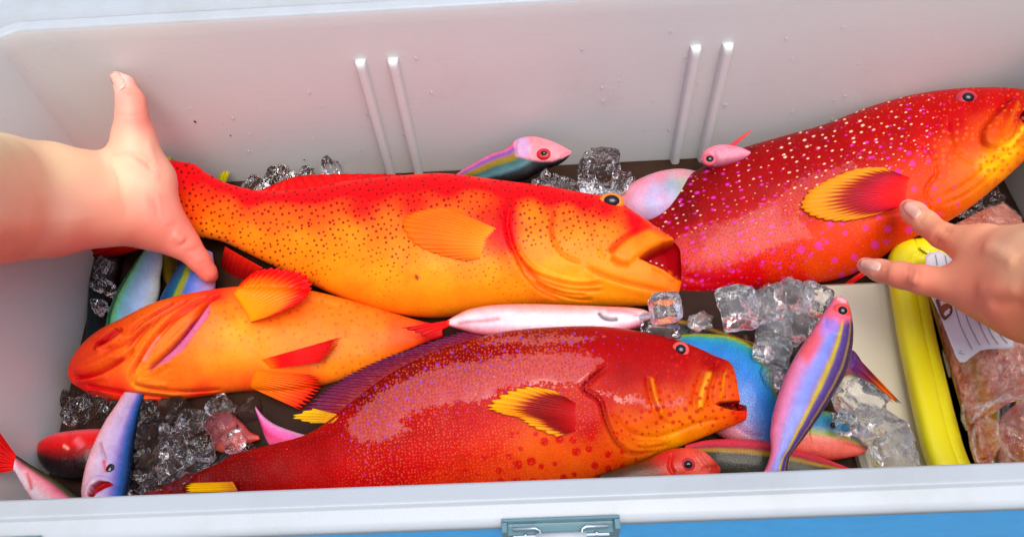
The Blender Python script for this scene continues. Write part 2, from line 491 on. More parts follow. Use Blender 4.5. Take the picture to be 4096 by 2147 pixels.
# liner: floor fillet, walls up to the mouth
lin = sweep('liner', [(-.02, ZF), (-.008, ZF + .003), (-.002, ZF + .009), (0, ZF + .02)] + [(0, z) for z in np.linspace(ZF + .04, ZR - .004, 24)] + [(.0004, ZR - .0018)], MAT['liner'], cooler, cap=0)
for v in lin.data.vertices:          # the end wall leans in a little towards the front
    if v.co.x < -.2:
        fy = np.clip((.40 - v.co.y) / .22, 0, 1); fz = np.clip((ZR - v.co.z) / .15, 0, 1)
        v.co.x += .030 * fy * fz
yg = P(2048, 1997, ZR)[1]; yo = P(2048, 2103, ZR - .006)[1]
g = YF - yg; w_ = YF - yo
rim_prof = [(.0004, ZR - .0018), (.0010, ZR - .0006), (.0020, ZR), (g - .0012, ZR), (g - .0003, ZR + .0005), (g + .0004, ZR + .0002), (g + .0007, ZR - .0022), (g + .0012, ZR - .0026),
            (w_ - .003, ZR - .0032), (w_ - .0012, ZR - .0040), (w_ - .0002, ZR - .0056), (w_, ZR - .009), (w_ - .002, ZR - .0092)]
sweep('rim', rim_prof, MAT['rim'], cooler)
sweep('outer_shell', [(w_ - .0018, ZR - .0085), (w_ - .0012, ZR - .03), (w_ - .001, -.16), (w_ - .004, -.168)], MAT['blue'], cooler)
V, F = [], []
box(V, F, XL - w_ - .10, XR + w_ + .10, YB + w_ + .0005, YB + w_ + .30, ZR - .030, ZR - .0035, .006)
mesh('lid', V, F, MAT['rim'], cooler, False)
# four upright ribs on the inside of the back wall
for xr_, zt, tilt in ((-.1090, .100, 0), (-.0872, .0998, 0), (.1135, .0965, 0), (.1345, .097, 0)):
    V = []; F = []; m_ = 14; hw, pr = .0036, .0062
    zs = [-.06, zt - .006, zt - .003, zt - .001, zt]; sc_ = [1, 1, .97, .85, .55]
    for z_, s_ in zip(zs, sc_):
        for j in range(m_):
            a = math.pi * j / (m_ - 1)
            cx_ = math.cos(a); sy_ = math.sin(a)
            V.append((xr_ + hw * np.sign(cx_) * abs(cx_) ** .6, YB + .001 - (pr * s_ + .001) * abs(sy_) ** .6, z_))
    for i in range(len(zs) - 1):
        for j in range(m_ - 1): F.append((i * m_ + j, i * m_ + j + 1, (i + 1) * m_ + j + 1, (i + 1) * m_ + j))
    F.append(tuple((len(zs) - 1) * m_ + j for j in range(m_)))
    mesh('rib', V, F, MAT['liner'], cooler)

def tube(V, F, path, r, m=10):
    path = [np.array(p, float) for p in path]; o = len(V)
    for i, p in enumerate(path):
        t = path[min(i + 1, len(path) - 1)] - path[max(i - 1, 0)]; t /= np.linalg.norm(t)
        a = np.cross(t, (0, 0, 1) if abs(t[2]) < .9 else (0, 1, 0)); a /= np.linalg.norm(a); b = np.cross(t, a)
        for j in range(m):
            q = 2 * math.pi * j / m; V.append(tuple(p + r * (a * math.cos(q) + b * math.sin(q))))
    for i in range(len(path) - 1):
        for j in range(m): F.append((o + i * m + j, o + i * m + (j + 1) % m, o + (i + 1) * m + (j + 1) % m, o + (i + 1) * m + j))
    F.append(tuple(o + j for j in range(m))[::-1]); F.append(tuple(o + (len(path) - 1) * m + j for j in range(m)))

# latch on the front: recess, two brackets with screws, a bail wire and the hinge barrel between them
zl = ZR - .0026
def latch(x0, x1):
    yt = P(2250, 2068, zl)[1]; W = x1 - x0
    V, F = [], []
    y_out = YF - w_ - .0035
    box(V, F, x0, x1, yt - .0012, yt, zl - .012, zl + .0012, .0003)             # upper lip of the recess
    box(V, F, x0, x0 + .0022, y_out, yt - .0012, zl - .012, zl + .0010, .0003)
    box(V, F, x1 - .0022, x1, y_out, yt - .0012, zl - .012, zl + .0010, .0003)
    box(V, F, x0 + .0022, x1 - .0022, y_out, yt - .0012, zl - .012, zl - .0030)
    la = mesh('latch', V, F, MAT['teal'], cooler, False)
    for sx in (0, 1):
        bx0 = x0 + .0040 if sx == 0 else x1 - .0040 - W * .22; bx1 = bx0 + W * .22
        V, F = [], []
        box(V, F, bx0, bx1, y_out - .001, yt - .0062, zl - .0028, zl - .0014, .0003)
        mesh('bracket', V, F, MAT['steel'], la, False)
        V, F = [], []
        xi = bx1 if sx == 0 else bx0; xo = bx0 if sx == 0 else bx1; sg = 1 if sx == 0 else -1
        tube(V, F, [(xo, yt - .0036, zl), (xi - sg * .001, yt - .0036, zl), (xi + sg * .0006, yt - .0045, zl), (xi + sg * .001, yt - .007, zl), (xi + sg * .001, y_out - .002, zl)], .0006)
        mesh('bail_wire', V, F, MAT['steel'], la)
        V, F = [], []
        cxs = (bx0 + bx1) / 2; cys = yt - .0055
        for i in range(5):
            q = i / 4 * math.pi / 2
            for j in range(12):
                V.append((cxs + .0011 * math.cos(q) * math.cos(j * math.pi / 6), cys + .0011 * math.cos(q) * math.sin(j * math.pi / 6), zl - .0030 + .0016 * math.sin(q)))
        F = [(i * 12 + j, i * 12 + (j + 1) % 12, (i + 1) * 12 + (j + 1) % 12, (i + 1) * 12 + j) for i in range(4) for j in range(12)]
        mesh('screw', V, F, MAT['steel'], la)
    V, F = [], []
    tube(V, F, [(x0 + W * .29, yt - .0075, zl - .0012), (x1 - W * .29, yt - .0075, zl - .0012)], .0024, 20)
    mesh('hinge_barrel', V, F, MAT['rim'], la)
    V, F = [], []
    box(V, F, x0 + W * .29, x1 - W * .29, y_out - .004, yt - .0085, zl - .0040, zl - .0015, .0004)
    mesh('lever', V, F, MAT['steel'], la, False)
xa = P(2006, 2070, zl)[0]; xb = P(2478, 2070, zl)[0]
latch(xa, xb)
xc = P(165, 2142, zl)[0]
latch(xc - (xb - xa), xc)
# drops and flecks on the back wall
V, F = [], []
for i in range(46):
    x = rng.uniform(-.28, .30); z = rng.uniform(.015, .11); r = rng.uniform(.0005, .0013)
    o = len(V)
    for a in range(3):
        q = a / 2 * math.pi / 2
        for j in range(8):
            V.append((x + r * math.cos(q) * math.cos(j * math.pi / 4), YB - .0006 - r * .5 * math.sin(q), z + r * 1.2 * math.cos(q) * math.sin(j * math.pi / 4)))
    F += [(o + a * 8 + j, o + a * 8 + (j + 1) % 8, o + (a + 1) * 8 + (j + 1) % 8, o + (a + 1) * 8 + j) for a in range(2) for j in range(8)]
k = NT('water_drop'); k.set(Base_Color=(1, 1, 1, 1), Roughness=.03, IOR=1.33); k.b.inputs['Transmission Weight'].default_value = .9; MAT['drop'] = k.m
tag(mesh('water_drops', V, F, MAT['drop'], cooler), kind='stuff')
MAT['speck'] = plain('dried_speck', S((120, 30, 24)), .6, var=.2)
V, F = [], []
for (u, v, r) in ((780, 488, .0013), (922, 543, .0008), (200, 515, .0007), (262, 1168, .0009), (1217, 640, .0008)):
    p = PY(u, v, YB - .0004) if u > 500 else None
    if p is None: continue
    o = len(V)
    for j in range(8): V.append((p[0] + r * math.cos(j * math.pi / 4) * rng.uniform(.7, 1.2), p[1], p[2] + r * math.sin(j * math.pi / 4) * rng.uniform(.6, 1)))
    V.append((p[0], p[1] - r * .3, p[2])); F += [(o + j, o + (j + 1) % 8, o + 8) for j in range(8)]
tag(mesh('dried_specks', V, F, MAT['speck'], cooler), kind='stuff')

# melt water in the bottom, a moulded step at the right end, and the deck the chest stands on
k = NT('melt_water'); o_ = k.obj()
f1 = k.noise(o_, 30, 3)
k.set(Base_Color=k.mix(f1, (.014, .007, .005, 1), (.060, .030, .018, 1)), Roughness=.10, Normal=k.bump(k.noise(o_, 45, 2), .15, .003), IOR=1.33)
k.b.inputs['Specular IOR Level'].default_value = .25; MAT['water'] = k.m
ZW = -.012
rp = rrect(XL + .001, XR - .001, YF + .001, YB - .001, .013)
wv = [(x + (.030 * np.clip((.40 - y) / .22, 0, 1) if x < -.2 else 0), y, ZW) for x, y in rp]
tag(mesh('melt_water', wv, [tuple(range(len(wv)))], MAT['water'], None, False), kind='structure')
xs_ = P(3345, 1500, -.004)[0]
V, F = [], []
box(V, F, xs_, XR - .0015, YF + .0015, P(3500, 1120, -.004)[1], ZF + .002, -.004, .003)
k = NT('step_plastic'); o_ = k.obj()
k.set(Base_Color=k.mix(k.noise(o_, 12, 4), (.58, .53, .36, 1), (.66, .62, .50, 1)), Roughness=.4, Normal=k.bump(k.noise(o_, 60, 3), .1, .002)); MAT['step'] = k.m
mesh('moulded_step', V, F, MAT['step'], cooler, False)
k = NT('deck'); o_ = k.obj()
k.set(Base_Color=k.mix(k.noise(o_, 4, 6, .6), (.16, .16, .16, 1), (.26, .25, .24, 1)), Roughness=.8)
tag(mesh('ground', [(-40, -40, -.17), (40, -40, -.17), (40, 40, -.17), (-40, 40, -.17)], [(0, 1, 2, 3)], k.m, None, False), kind='structure')

# ================================================================== THE FOUR BIG GROUPERS
# ---- the orange spotted grouper across the middle
cen = empty('grouper', P(1700, 980, 0), 'big bright orange grouper with fine dark dots and open mouth, held by its tail', 'fish')
MC = fish_mat('orange_spotted_skin', [
    (27, .235, S4((120, 12, 6)), 'm1', 1.0, 20, .9),
    (17, .26, S4((190, 10, 4)), 'm2', 1.1, -10, .6)], scale=10, bump=.08, svar=.35, netcol=.04)
T = [(690, 645), (780, 660), (830, 695), (932, 743), (1080, 770), (1252, 756), (1430, 730), (1607, 715), (1785, 707), (2015, 733), (2192, 755), (2330, 780), (2447, 800), (2545, 861), (2640, 922), (2712, 985), (2724, 1040)]
B = [(745, 940), (830, 952), (896, 968), (985, 1010), (1110, 1070), (1252, 1140), (1400, 1205), (1560, 1252), (1740, 1268), (1955, 1245), (2121, 1232), (2260, 1225), (2400, 1226), (2510, 1224), (2610, 1218), (2700, 1195), (2726, 1130)]
cols = [(700, 700, 235, 60, 10), (780, 690, 245, 62, 8), (860, 760, 255, 80, 10), (1000, 790, 240, 46, 6), (1250, 780, 245, 46, 4), (1500, 750, 240, 46, 3), (1800, 735, 240, 46, 3), (2050, 760, 242, 46, 4), (2200, 790, 240, 46, 5), (2330, 810, 235, 46, 5), (2420, 840, 245, 60, 10), (2540, 900, 225, 30, 8), (760, 850, 250, 111, 28), (900, 860, 255, 121, 24), (1050, 860, 255, 112, 20), (1250, 850, 255, 106, 18), (1450, 830, 250, 70, 8), (1650, 810, 252, 74, 8), (1900, 800, 255, 108, 20), (850, 920, 255, 151, 48), (1000, 960, 255, 150, 50), (1200, 980, 255, 150, 42), (1400, 950, 255, 151, 38), (1550, 900, 255, 126, 24), (1600, 1000, 255, 145, 30), (1800, 900, 255, 136, 26), (1950, 870, 250, 80, 12), (1150, 1090, 255, 154, 64), (1350, 1100, 255, 159, 69), (1550, 1100, 255, 162, 64), (1750, 1100, 255, 164, 69), (1950, 1100, 255, 159, 74), (1600, 1200, 255, 150, 35), (1850, 1200, 255, 150, 40), (1400, 1180, 250, 146, 32), (2050, 1180, 255, 154, 64), (2030, 880, 235, 40, 8), (2020, 950, 240, 60, 12), (2120, 860, 255, 141, 38), (2130, 960, 255, 149, 69), (2270, 850, 255, 126, 33), (2300, 950, 255, 150, 55), (2420, 930, 255, 141, 48), (2200, 1080, 255, 169, 84), (2300, 1120, 255, 174, 86), (2400, 1060, 255, 159, 74), (2500, 1100, 255, 154, 64), (2620, 1130, 250, 140, 32), (2440, 1170, 255, 162, 69), (2600, 1190, 255, 149, 59), (2700, 1150, 245, 126, 33), (2520, 985, 255, 150, 60), (2600, 940, 250, 146, 53), (2660, 950, 245, 136, 48), (2160, 1180, 250, 140, 40)]
gill = [(2062, 795), (2036, 832), (2025, 880), (2033, 940), (2060, 1021), (2104, 1104), (2163, 1164), (2250, 1208)]
preo = [(2218, 830), (2205, 915), (2216, 968), (2252, 1020), (2330, 1056)]
strokes = [('flap', gill, 130, .0034), ('groove', gill, 10, .0028), ('groove', preo, 9, .0017), ('flap', preo, 60, .0012)]
folds = [[(2045, 960), (2090, 1050), (2180, 1110), (2300, 1140), (2420, 1135)], [(2062, 1000), (2120, 1085), (2210, 1140), (2320, 1162), (2430, 1158)],
         [(2090, 1060), (2160, 1130), (2260, 1172), (2360, 1182)], [(2130, 1120), (2200, 1165), (2300, 1195), (2380, 1198)]]
for f in folds: strokes += [('groove', f, 6, .0024), ('ridge', [(x + 2, y - 15) for x, y in f], 8, .0014)]
jaw = [(2335, 1063), (2430, 1105), (2550, 1140), (2700, 1172)]
strokes += [('groove', jaw, 9, .0022), ('ridge', [(x, y + 24) for x, y in jaw], 16, .0014)]
mx = [(2441, 1021), (2489, 970), (2560, 928), (2619, 912), (2700, 950), (2700, 972), (2643, 972), (2595, 992), (2552, 1024), (2524, 1054), (2489, 1056), (2453, 1036)]
strokes += [('groove', [(2430, 1015), (2485, 958), (2560, 915), (2630, 898), (2700, 930)], 9, .0022), ('ridge', [(2560, 1018), (2602, 986), (2650, 962), (2700, 956)], 9, .0006), ('ridge', [(2600, 1064), (2652, 1088), (2700, 1126)], 9, .0014), ('groove', [(2570, 960), (2590, 935), (2640, 918), (2680, 925)], 7, .0012),
            ('groove', [(2441, 1030), (2470, 1056), (2520, 1062)], 7, .0016), ('groove', [(2392, 960), (2398, 1010), (2420, 1040)], 9, .0008)]
mouth = [(2714, 962), (2650, 974), (2600, 998), (2556, 1030), (2608, 1054), (2656, 1076), (2700, 1112), (2745, 1130), (2745, 955)]
pads = [(mx, 12, .0022), (mouth, 12, -.018)]
tints = [([(640, 640), (780, 672), (932, 752), (1080, 785), (1252, 776), (1430, 752), (1607, 738), (1785, 728), (2015, 752), (2192, 778), (2330, 800), (2420, 815)], 30, (244, 34, 5), .85), ([(2490, 830), (2560, 880), (2640, 925), (2690, 960)], 20, (235, 40, 10), .6), (gill[:5], 22, (225, 30, 8), .75), ([(2000, 900), (2030, 950)], 22, (225, 40, 10), .6), (preo[:3], 10, (225, 70, 15), .6), ([(2430, 1015), (2485, 958), (2560, 915), (2630, 900)], 14, (220, 40, 12), .7),
         ([(1660, 1100), (1668, 1110), (1675, 1120)], 9, (90, 30, 10), 1.0)] + [(f, 5, (200, 84, 20), .7) for f in folds] + [(jaw, 7, (210, 80, 22), .6), (gill[3:], 7, (215, 80, 18), .7), (preo[2:], 6, (225, 95, 30), .6), ([(2441, 1030), (2470, 1056), (2520, 1062)], 6, (220, 90, 30), .6)]  # folds and jaw line get crease shade painted into the colour
m1 = [(700, 700, 1), (900, 800, 1), (900, 900, .8), (1100, 800, 1), (1100, 950, .85), (1300, 850, 1), (1300, 980, .8), (1500, 850, 1), (1560, 980, .9), (1750, 850, 1.0), (1850, 1010, .5), (1000, 1010, .6), (1250, 1060, .6), (1500, 1050, .55), (1750, 1080, .4), (1950, 1100, .5), (1400, 1130, .0), (1700, 1160, 0), (1900, 1200, 0), (2100, 880, .95), (2300, 870, .95), (2150, 940, .95), (2380, 900, .9), (2300, 980, .55), (2440, 960, .5), (2150, 1040, .2), (2300, 1080, 0), (2500, 1100, 0), (2600, 1000, 0), (1980, 1000, .6), (1900, 900, .9)]
m2 = [(800, 690, .6), (1000, 780, .8), (1250, 775, 1), (1500, 755, 1), (1800, 740, 1), (2100, 770, 1), (2300, 800, .9), (1000, 850, .0), (1250, 860, 0), (1500, 850, .1), (1800, 830, .1), (2100, 850, 0), (2400, 900, 0), (2000, 1000, 0), (1500, 1000, 0), (1000, 1000, 0)]
bC = make_body(T, B, (.016, .014, .012, .012, .014), [.38, .40, .44, .5, .54, .56, .58, .58, .58, .58, .58, .58, .58, .56, .5, .36, .2], colors=cols, strokes=strokes, pads=pads, tints=tints,
               masks={'m1': m1, 'm2': m2}, headc=[(mouth, 7, (150, 8, 14))], wobble=.0007, gain=(1, .96, 3.6))
body_obj(bC, cen, MC)
eye(cen, bC, 2446, 806, 50, (235, 130, 30), (250, 150, 50), .62, .74, -.0008, 4)
fin('pectoral_fin', cen, bC, [(2000, 920), (1975, 960), (1930, 1030)], [(1790, 828), (1690, 838), (1625, 862), (1606, 905), (1650, 970), (1745, 1014), (1850, 1042)], -.0006, .0016,
    [(0, (255, 150, 55)), (.35, (255, 135, 35)), (.8, (255, 118, 12)), (1, (255, 125, 18))], 15, .0005, .03, bow=.0016, dark=.90)
fin('dorsal_fin', cen, bC, [(1010, 775), (1250, 762), (1500, 735), (1700, 722)], [(1100, 735), (1210, 700), (1480, 694), (1690, 705)], -.004, -.010, [(0, (230, 20, 5)), (1, (190, 20, 12))], 18, .0007, .06)
fin('dorsal_spine', cen, bC, [(1880, 725), (1960, 735), (2040, 745)], [(1840, 705), (1880, 712), (1960, 728)], -.001, -.002, [(0, (235, 60, 12)), (1, (255, 110, 40))], 3, .0012, .5)
fin('tail_fin', cen, bC, [(735, 660), (715, 790), (755, 935)], [(430, 560), (335, 592), (400, 780), (338, 1008), (440, 1032)], -.004, -.016, [(0, (235, 80, 20)), (.55, (235, 90, 40)), (.85, (190, 35, 25)), (1, (110, 15, 20))], 16, .0008, .04)
fin('anal_fin', cen, bC, [(900, 985), (960, 1020), (1050, 1070)], [(880, 1065), (930, 1120), (1010, 1140)], -.008, -.016, [(0, (200, 60, 15)), (.5, (150, 40, 20)), (1, (110, 25, 18))], 8, .0008, .05)
V, F = [], []
for (u, v, r) in ((2700, 1000, 7), (2704, 1015, 8), (2706, 1042, 7), (2703, 1052, 6), (2625, 1054, 5), (2648, 1062, 5), (2602, 1046, 4)):
    p = surf(bC, u, v, .002); o = len(V); rr = r * PX
    for a in range(4):
        for j in range(8):
            q = a / 3 * math.pi / 2
            V.append(tuple(p + rr * np.array([math.cos(q) * math.cos(j * math.pi / 4), .6 * math.cos(q) * math.sin(j * math.pi / 4), 1.5 * math.sin(q)])))
    F += [(o + a * 8 + j, o + a * 8 + (j + 1) % 8, o + (a + 1) * 8 + (j + 1) % 8, o + (a + 1) * 8 + j) for a in range(3) for j in range(8)]
MAT['tooth'] = plain('tooth', (.8, .72, .66), .2)
mesh('teeth', V, F, MAT['tooth'], cen)

# ---- the orange grouper lying belly up at the left
bel = empty('grouper', P(700, 1400, 0), 'orange grouper lying belly up with its snout against the left end wall', 'fish')
ML = fish_mat('orange_belly_skin', [(34, .22, S4((205, 70, 20)), 'm1', 1.0, 12, .5)], scale=11, bump=.08, netcol=.04)
T = [(276, 1487), (285, 1452), (308, 1415), (357, 1362), (416, 1318), (510, 1271), (612, 1221), (722, 1187), (850, 1163), (960, 1150), (1100, 1150), (1250, 1165), (1450, 1215), (1650, 1275), (1770, 1302)]
B = [(277, 1503), (289, 1530), (318, 1550), (360, 1573), (408, 1590), (510, 1607), (637, 1608), (765, 1590), (880, 1574), (1000, 1562), (1120, 1565), (1270, 1545), (1450, 1490), (1640, 1395), (1770, 1345)]
cols = [(290, 1495, 225, 75, 35), (330, 1420, 232, 92, 40), (400, 1360, 235, 90, 35), (500, 1300, 240, 110, 45), (620, 1250, 245, 125, 50), (740, 1205, 240, 100, 35), (860, 1180, 230, 70, 25), (420, 1460, 240, 115, 50), (520, 1400, 250, 140, 70), (620, 1340, 250, 145, 70), (700, 1280, 250, 135, 60), (560, 1500, 250, 160, 85), (480, 1560, 228, 72, 32), (350, 1545, 222, 65, 30), (640, 1585, 225, 62, 25), (800, 1570, 230, 70, 25), (640, 1545, 252, 150, 65), (760, 1520, 250, 135, 50), (850, 1440, 255, 160, 60), (950, 1330, 255, 175, 80), (900, 1250, 255, 145, 45), (950, 1420, 255, 165, 60), (900, 1520, 252, 125, 35), (1000, 1540, 245, 105, 28), (1050, 1380, 255, 160, 55), (1050, 1230, 255, 130, 35), (1200, 1250, 255, 128, 28), (1200, 1330, 255, 150, 45), (1350, 1300, 255, 140, 35), (1500, 1330, 255, 140, 40), (1300, 1450, 255, 160, 55), (1400, 1420, 255, 150, 45), (1600, 1320, 250, 110, 30), (1750, 1320, 240, 60, 20), (1250, 1530, 245, 110, 30)]
slit = [(890, 1172), (840, 1212), (800, 1262), (760, 1318), (702, 1385), (644, 1438), (586, 1486)]
gillp = [(841, 1221), (858, 1235), (846, 1270), (805, 1325), (752, 1399), (685, 1452), (595, 1492), (650, 1433), (708, 1380), (768, 1308)]
strokes = [('groove', slit, 13, .0050), ('flap', slit[::-1], 90, .0026),
           ('groove', [(855, 1172), (720, 1240), (620, 1340), (545, 1450), (520, 1510), (545, 1535)], 8, .0018), ('groove', [(760, 1195), (640, 1262), (560, 1320), (500, 1395)], 8, .0015), ('groove', [(800, 1200), (690, 1290), (600, 1400), (560, 1470)], 6, .0010),
           ('groove', [(700, 1205), (600, 1262), (540, 1300), (515, 1345)], 8, .0018), ('groove', [(490, 1310), (430, 1355), (395, 1375), (370, 1378)], 10, .0030), ('ridge', [(500, 1330), (440, 1378), (380, 1400)], 18, .0014),
           ('groove', [(284, 1500), (320, 1508), (370, 1498), (420, 1475), (480, 1440), (540, 1390)], 9, .0026), ('ridge', [(290, 1478), (340, 1475), (400, 1450), (470, 1410)], 20, .0018), ('ridge', [(300, 1522), (360, 1520), (430, 1505)], 14, .0014),
           ('groove', [(330, 1538), (400, 1550), (480, 1565), (580, 1580), (700, 1588)], 9, .0024), ('groove', [(520, 1530), (560, 1548), (640, 1560), (760, 1566), (900, 1555)], 9, .0020), ('ridge', [(540, 1515), (600, 1536), (680, 1545)], 14, .0014),
           ('groove', [(1130, 1190), (1240, 1200), (1380, 1235)], 14, .0006)]
tints = [(slit, 12, (190, 30, 40), .7), ([(370, 1378), (430, 1350), (490, 1310)], 12, (200, 45, 20), .7), ([(284, 1500), (340, 1506), (420, 1476), (500, 1420)], 8, (180, 34, 20), .85), ([(330, 1538), (480, 1565), (700, 1590)], 9, (180, 30, 18), .85), ([(855, 1172), (720, 1240), (620, 1340), (545, 1450), (522, 1510)], 6, (190, 56, 22), .85), ([(700, 1205), (600, 1262), (520, 1330)], 7, (180, 46, 18), .85), ([(800, 1200), (690, 1290), (600, 1400)], 5, (195, 68, 26), .75), ([(760, 1195), (640, 1262), (560, 1320), (500, 1395)], 6, (195, 62, 24), .8), ([(520, 1530), (640, 1560), (800, 1566)], 7, (190, 54, 20), .8)]  # dark tints add shade to the colour along folds and lips
strokes = [(kd, p_, wd * .85, dp * 1.9) for kd, p_, wd, dp in strokes]
strokes += [('groove', [(470, 1311), (430, 1335), (398, 1367), (372, 1400)], 8, .0030), ('flap', [(541, 1512), (621, 1446), (700, 1372), (796, 1250), (880, 1180)], 70, .0030),
            ('groove', [(880, 1172), (760, 1232), (660, 1300), (580, 1390), (540, 1470)], 5, .0020), ('ridge', [(860, 1186), (760, 1256), (670, 1330), (600, 1420)], 9, .0014),
            ('ridge', [(517, 1520), (557, 1552), (650, 1572), (740, 1580)], 11, .0022), ('groove', [(640, 1270), (560, 1345), (500, 1430)], 5, .0016), ('groove', [(420, 1400), (480, 1380), (540, 1340), (600, 1290)], 7, .0020),
            ('groove', [(560, 1520), (640, 1500), (700, 1462)], 6, .0012), ('ridge', [(300, 1470), (350, 1440), (420, 1400)], 16, .0014)]
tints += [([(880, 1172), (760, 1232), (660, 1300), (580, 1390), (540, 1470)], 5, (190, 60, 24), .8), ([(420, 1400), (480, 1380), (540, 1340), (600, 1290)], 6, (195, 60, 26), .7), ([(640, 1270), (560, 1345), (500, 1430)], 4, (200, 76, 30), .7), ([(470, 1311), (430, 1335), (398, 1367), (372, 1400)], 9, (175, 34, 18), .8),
          ([(517, 1520), (557, 1552), (650, 1572), (740, 1580)], 9, (250, 190, 100), .6), ([(640, 1330), (600, 1400), (570, 1450)], 22, (252, 160, 110), .5), ([(586, 1480), (650, 1428), (706, 1370), (764, 1300), (840, 1216)], 9, (110, 14, 50), .85)]  # deep crimson strip is the shadow beside the gill slit, put into colour
bL = make_body(T, B, (.004, .004, .003, .0, -.004), [.5, .58, .62, .62, .62, .6, .58, .58, .58, .56, .54, .5, .46, .42, .3], colors=cols, strokes=strokes, tints=tints, pads=[(gillp, 10, -.0012)],
               masks={'m1': [(500, 1400, .5), (1000, 1250, .9), (1300, 1250, .8), (1000, 1500, .2), (700, 1300, .5)]}, headc=[(gillp, 6, (200, 115, 85))], wobble=.0009, gain=(1, .90, 6.0))
body_obj(bL, bel, ML)
fin('pectoral_fin', bel, bL, [(935, 1175), (975, 1235), (1000, 1287)], [(965, 1128), (1015, 1088), (1080, 1070), (1150, 1074), (1218, 1092), (1250, 1130), (1238, 1175), (1190, 1215), (1100, 1258)], .004, .016,
    [(0, (255, 160, 70)), (.55, (255, 140, 60)), (.74, (250, 95, 38)), (.88, (238, 30, 12)), (1, (228, 18, 8))], 19, .0005, .06, bow=.003, label='fan shaped orange pectoral fin with red edge, standing up')
fin('pelvic_fin', bel, bL, [(1045, 1438), (1066, 1456), (1082, 1474)], [(1372, 1345), (1345, 1392), (1300, 1446)], .000, .010, [(0, (255, 135, 50)), (.14, (245, 80, 25)), (.34, (230, 25, 8)), (1, (205, 15, 8))], 11, .0004, .14, bow=.004, dark=.82)
fin('pelvic_fin', bel, bL, [(1020, 1480), (1008, 1515), (1000, 1548)], [(1262, 1500), (1288, 1540), (1255, 1590), (1206, 1640)], .001, .006, [(0, (255, 140, 50)), (.6, (255, 120, 55)), (1, (235, 70, 30))], 12, .0006, .12, bow=.003, dark=.66)
fin('anal_fin', bel, bL, [(985, 1560), (1090, 1560), (1200, 1545)], [(1030, 1625), (1110, 1700), (1210, 1650)], -.006, -.010, [(0, (225, 50, 12)), (.5, (200, 18, 8)), (1, (165, 10, 10))], 8, .0006, .03)

# ---- the dark red grouper along the front wall
fro = empty('grouper', P(1900, 1700, 0), 'dark red grouper with yellow chin lying along the front wall', 'fish')
MF = fish_mat('dark_red_skin', [
    (62, .24, S4((200, 14, 4)), 'm1', 1.0, 10, .95), (34, .30, S4((185, 25, 6)), 'm3', 1.0, 25, .8), (42, .12, S4((130, 60, 190)), 'm2', 1.0, -15, .9), (14, .27, S4((225, 90, 50)), 'm4', 1.0, 5, .6), (15, .33, S4((165, 22, 26)), 'sheen', 1.0, 5, .55)], scale=9, bump=.14, netcol=.08, wet='sheen',
    blotch=[('sheen', S4((205, 100, 92)), 4.4, .42), ('glint', S4((236, 170, 160)), 7.0, .6)])  # both blotches paint sky reflection on wet skin as pale colour
T = [(560, 1980), (850, 1862), (935, 1815), (1088, 1776), (1226, 1737), (1330, 1672), (1440, 1588), (1560, 1500), (1720, 1420), (1880, 1365), (2050, 1325), (2300, 1308), (2455, 1313), (2600, 1336), (2727, 1368), (2850, 1420), (2926, 1462), (2934, 1592), (2986, 1622)]
B = [(575, 2006), (860, 1978), (960, 1985), (1100, 2000), (1240, 2010), (1380, 2020), (1500, 2025), (1640, 2025), (1800, 2022), (1950, 2010), (2120, 1985), (2330, 1935), (2500, 1878), (2640, 1818), (2765, 1769), (2880, 1722), (2950, 1695), (2983, 1675), (2988, 1640)]
cols = [(800, 1910, 110, 8, 8), (950, 1880, 120, 8, 8), (1100, 1850, 150, 6, 6), (1250, 1800, 160, 8, 8), (1400, 1750, 170, 16, 16), (1250, 1900, 180, 22, 6), (1500, 1880, 200, 40, 8), (1700, 1850, 212, 55, 10), (1600, 1700, 175, 30, 25), (1800, 1600, 180, 40, 40), (1500, 1600, 120, 18, 30), (1650, 1500, 125, 20, 32), (1850, 1440, 130, 20, 28), (2000, 1380, 140, 28, 12), (2150, 1345, 140, 50, 14), (2300, 1335, 150, 40, 12), (2400, 1350, 165, 18, 6), (2550, 1370, 165, 14, 4), (2700, 1400, 165, 14, 6), (2850, 1450, 160, 16, 6), (2200, 1480, 185, 60, 55), (2050, 1560, 190, 50, 50), (2350, 1450, 190, 60, 45),
        (1900, 1650, 190, 16, 10), (1700, 1680, 185, 20, 16), (1950, 1780, 222, 75, 14), (2150, 1800, 240, 125, 24), (2300, 1850, 248, 125, 20), (2450, 1850, 246, 105, 16), (2000, 1900, 236, 95, 16), (1750, 1920, 228, 80, 14), (2200, 1900, 245, 115, 18), (1400, 1900, 205, 45, 8), (2350, 1700, 190, 40, 10), (2400, 1600, 190, 50, 20), (2500, 1500, 160, 14, 5), (2620, 1500, 165, 16, 6), (2720, 1500, 175, 22, 6), (2560, 1600, 200, 70, 20), (2680, 1600, 225, 105, 20), (2780, 1560, 215, 95, 20), (2880, 1560, 225, 115, 25), (2500, 1720, 235, 120, 20), (2600, 1680, 235, 125, 22), (2600, 1760, 245, 160, 30), (2720, 1690, 245, 150, 25), (2800, 1720, 248, 165, 35), (2700, 1760, 250, 180, 50), (2890, 1650, 240, 130, 25), (2960, 1650, 225, 70, 15), (2530, 1790, 240, 140, 22), (2850, 1670, 245, 140, 25)]
op = [(2440, 1455), (2380, 1500), (2334, 1545), (2352, 1570), (2400, 1605), (2425, 1690), (2470, 1775), (2533, 1815), (2640, 1805)]
pre = [(2587, 1500), (2604, 1590), (2641, 1676), (2690, 1700)]
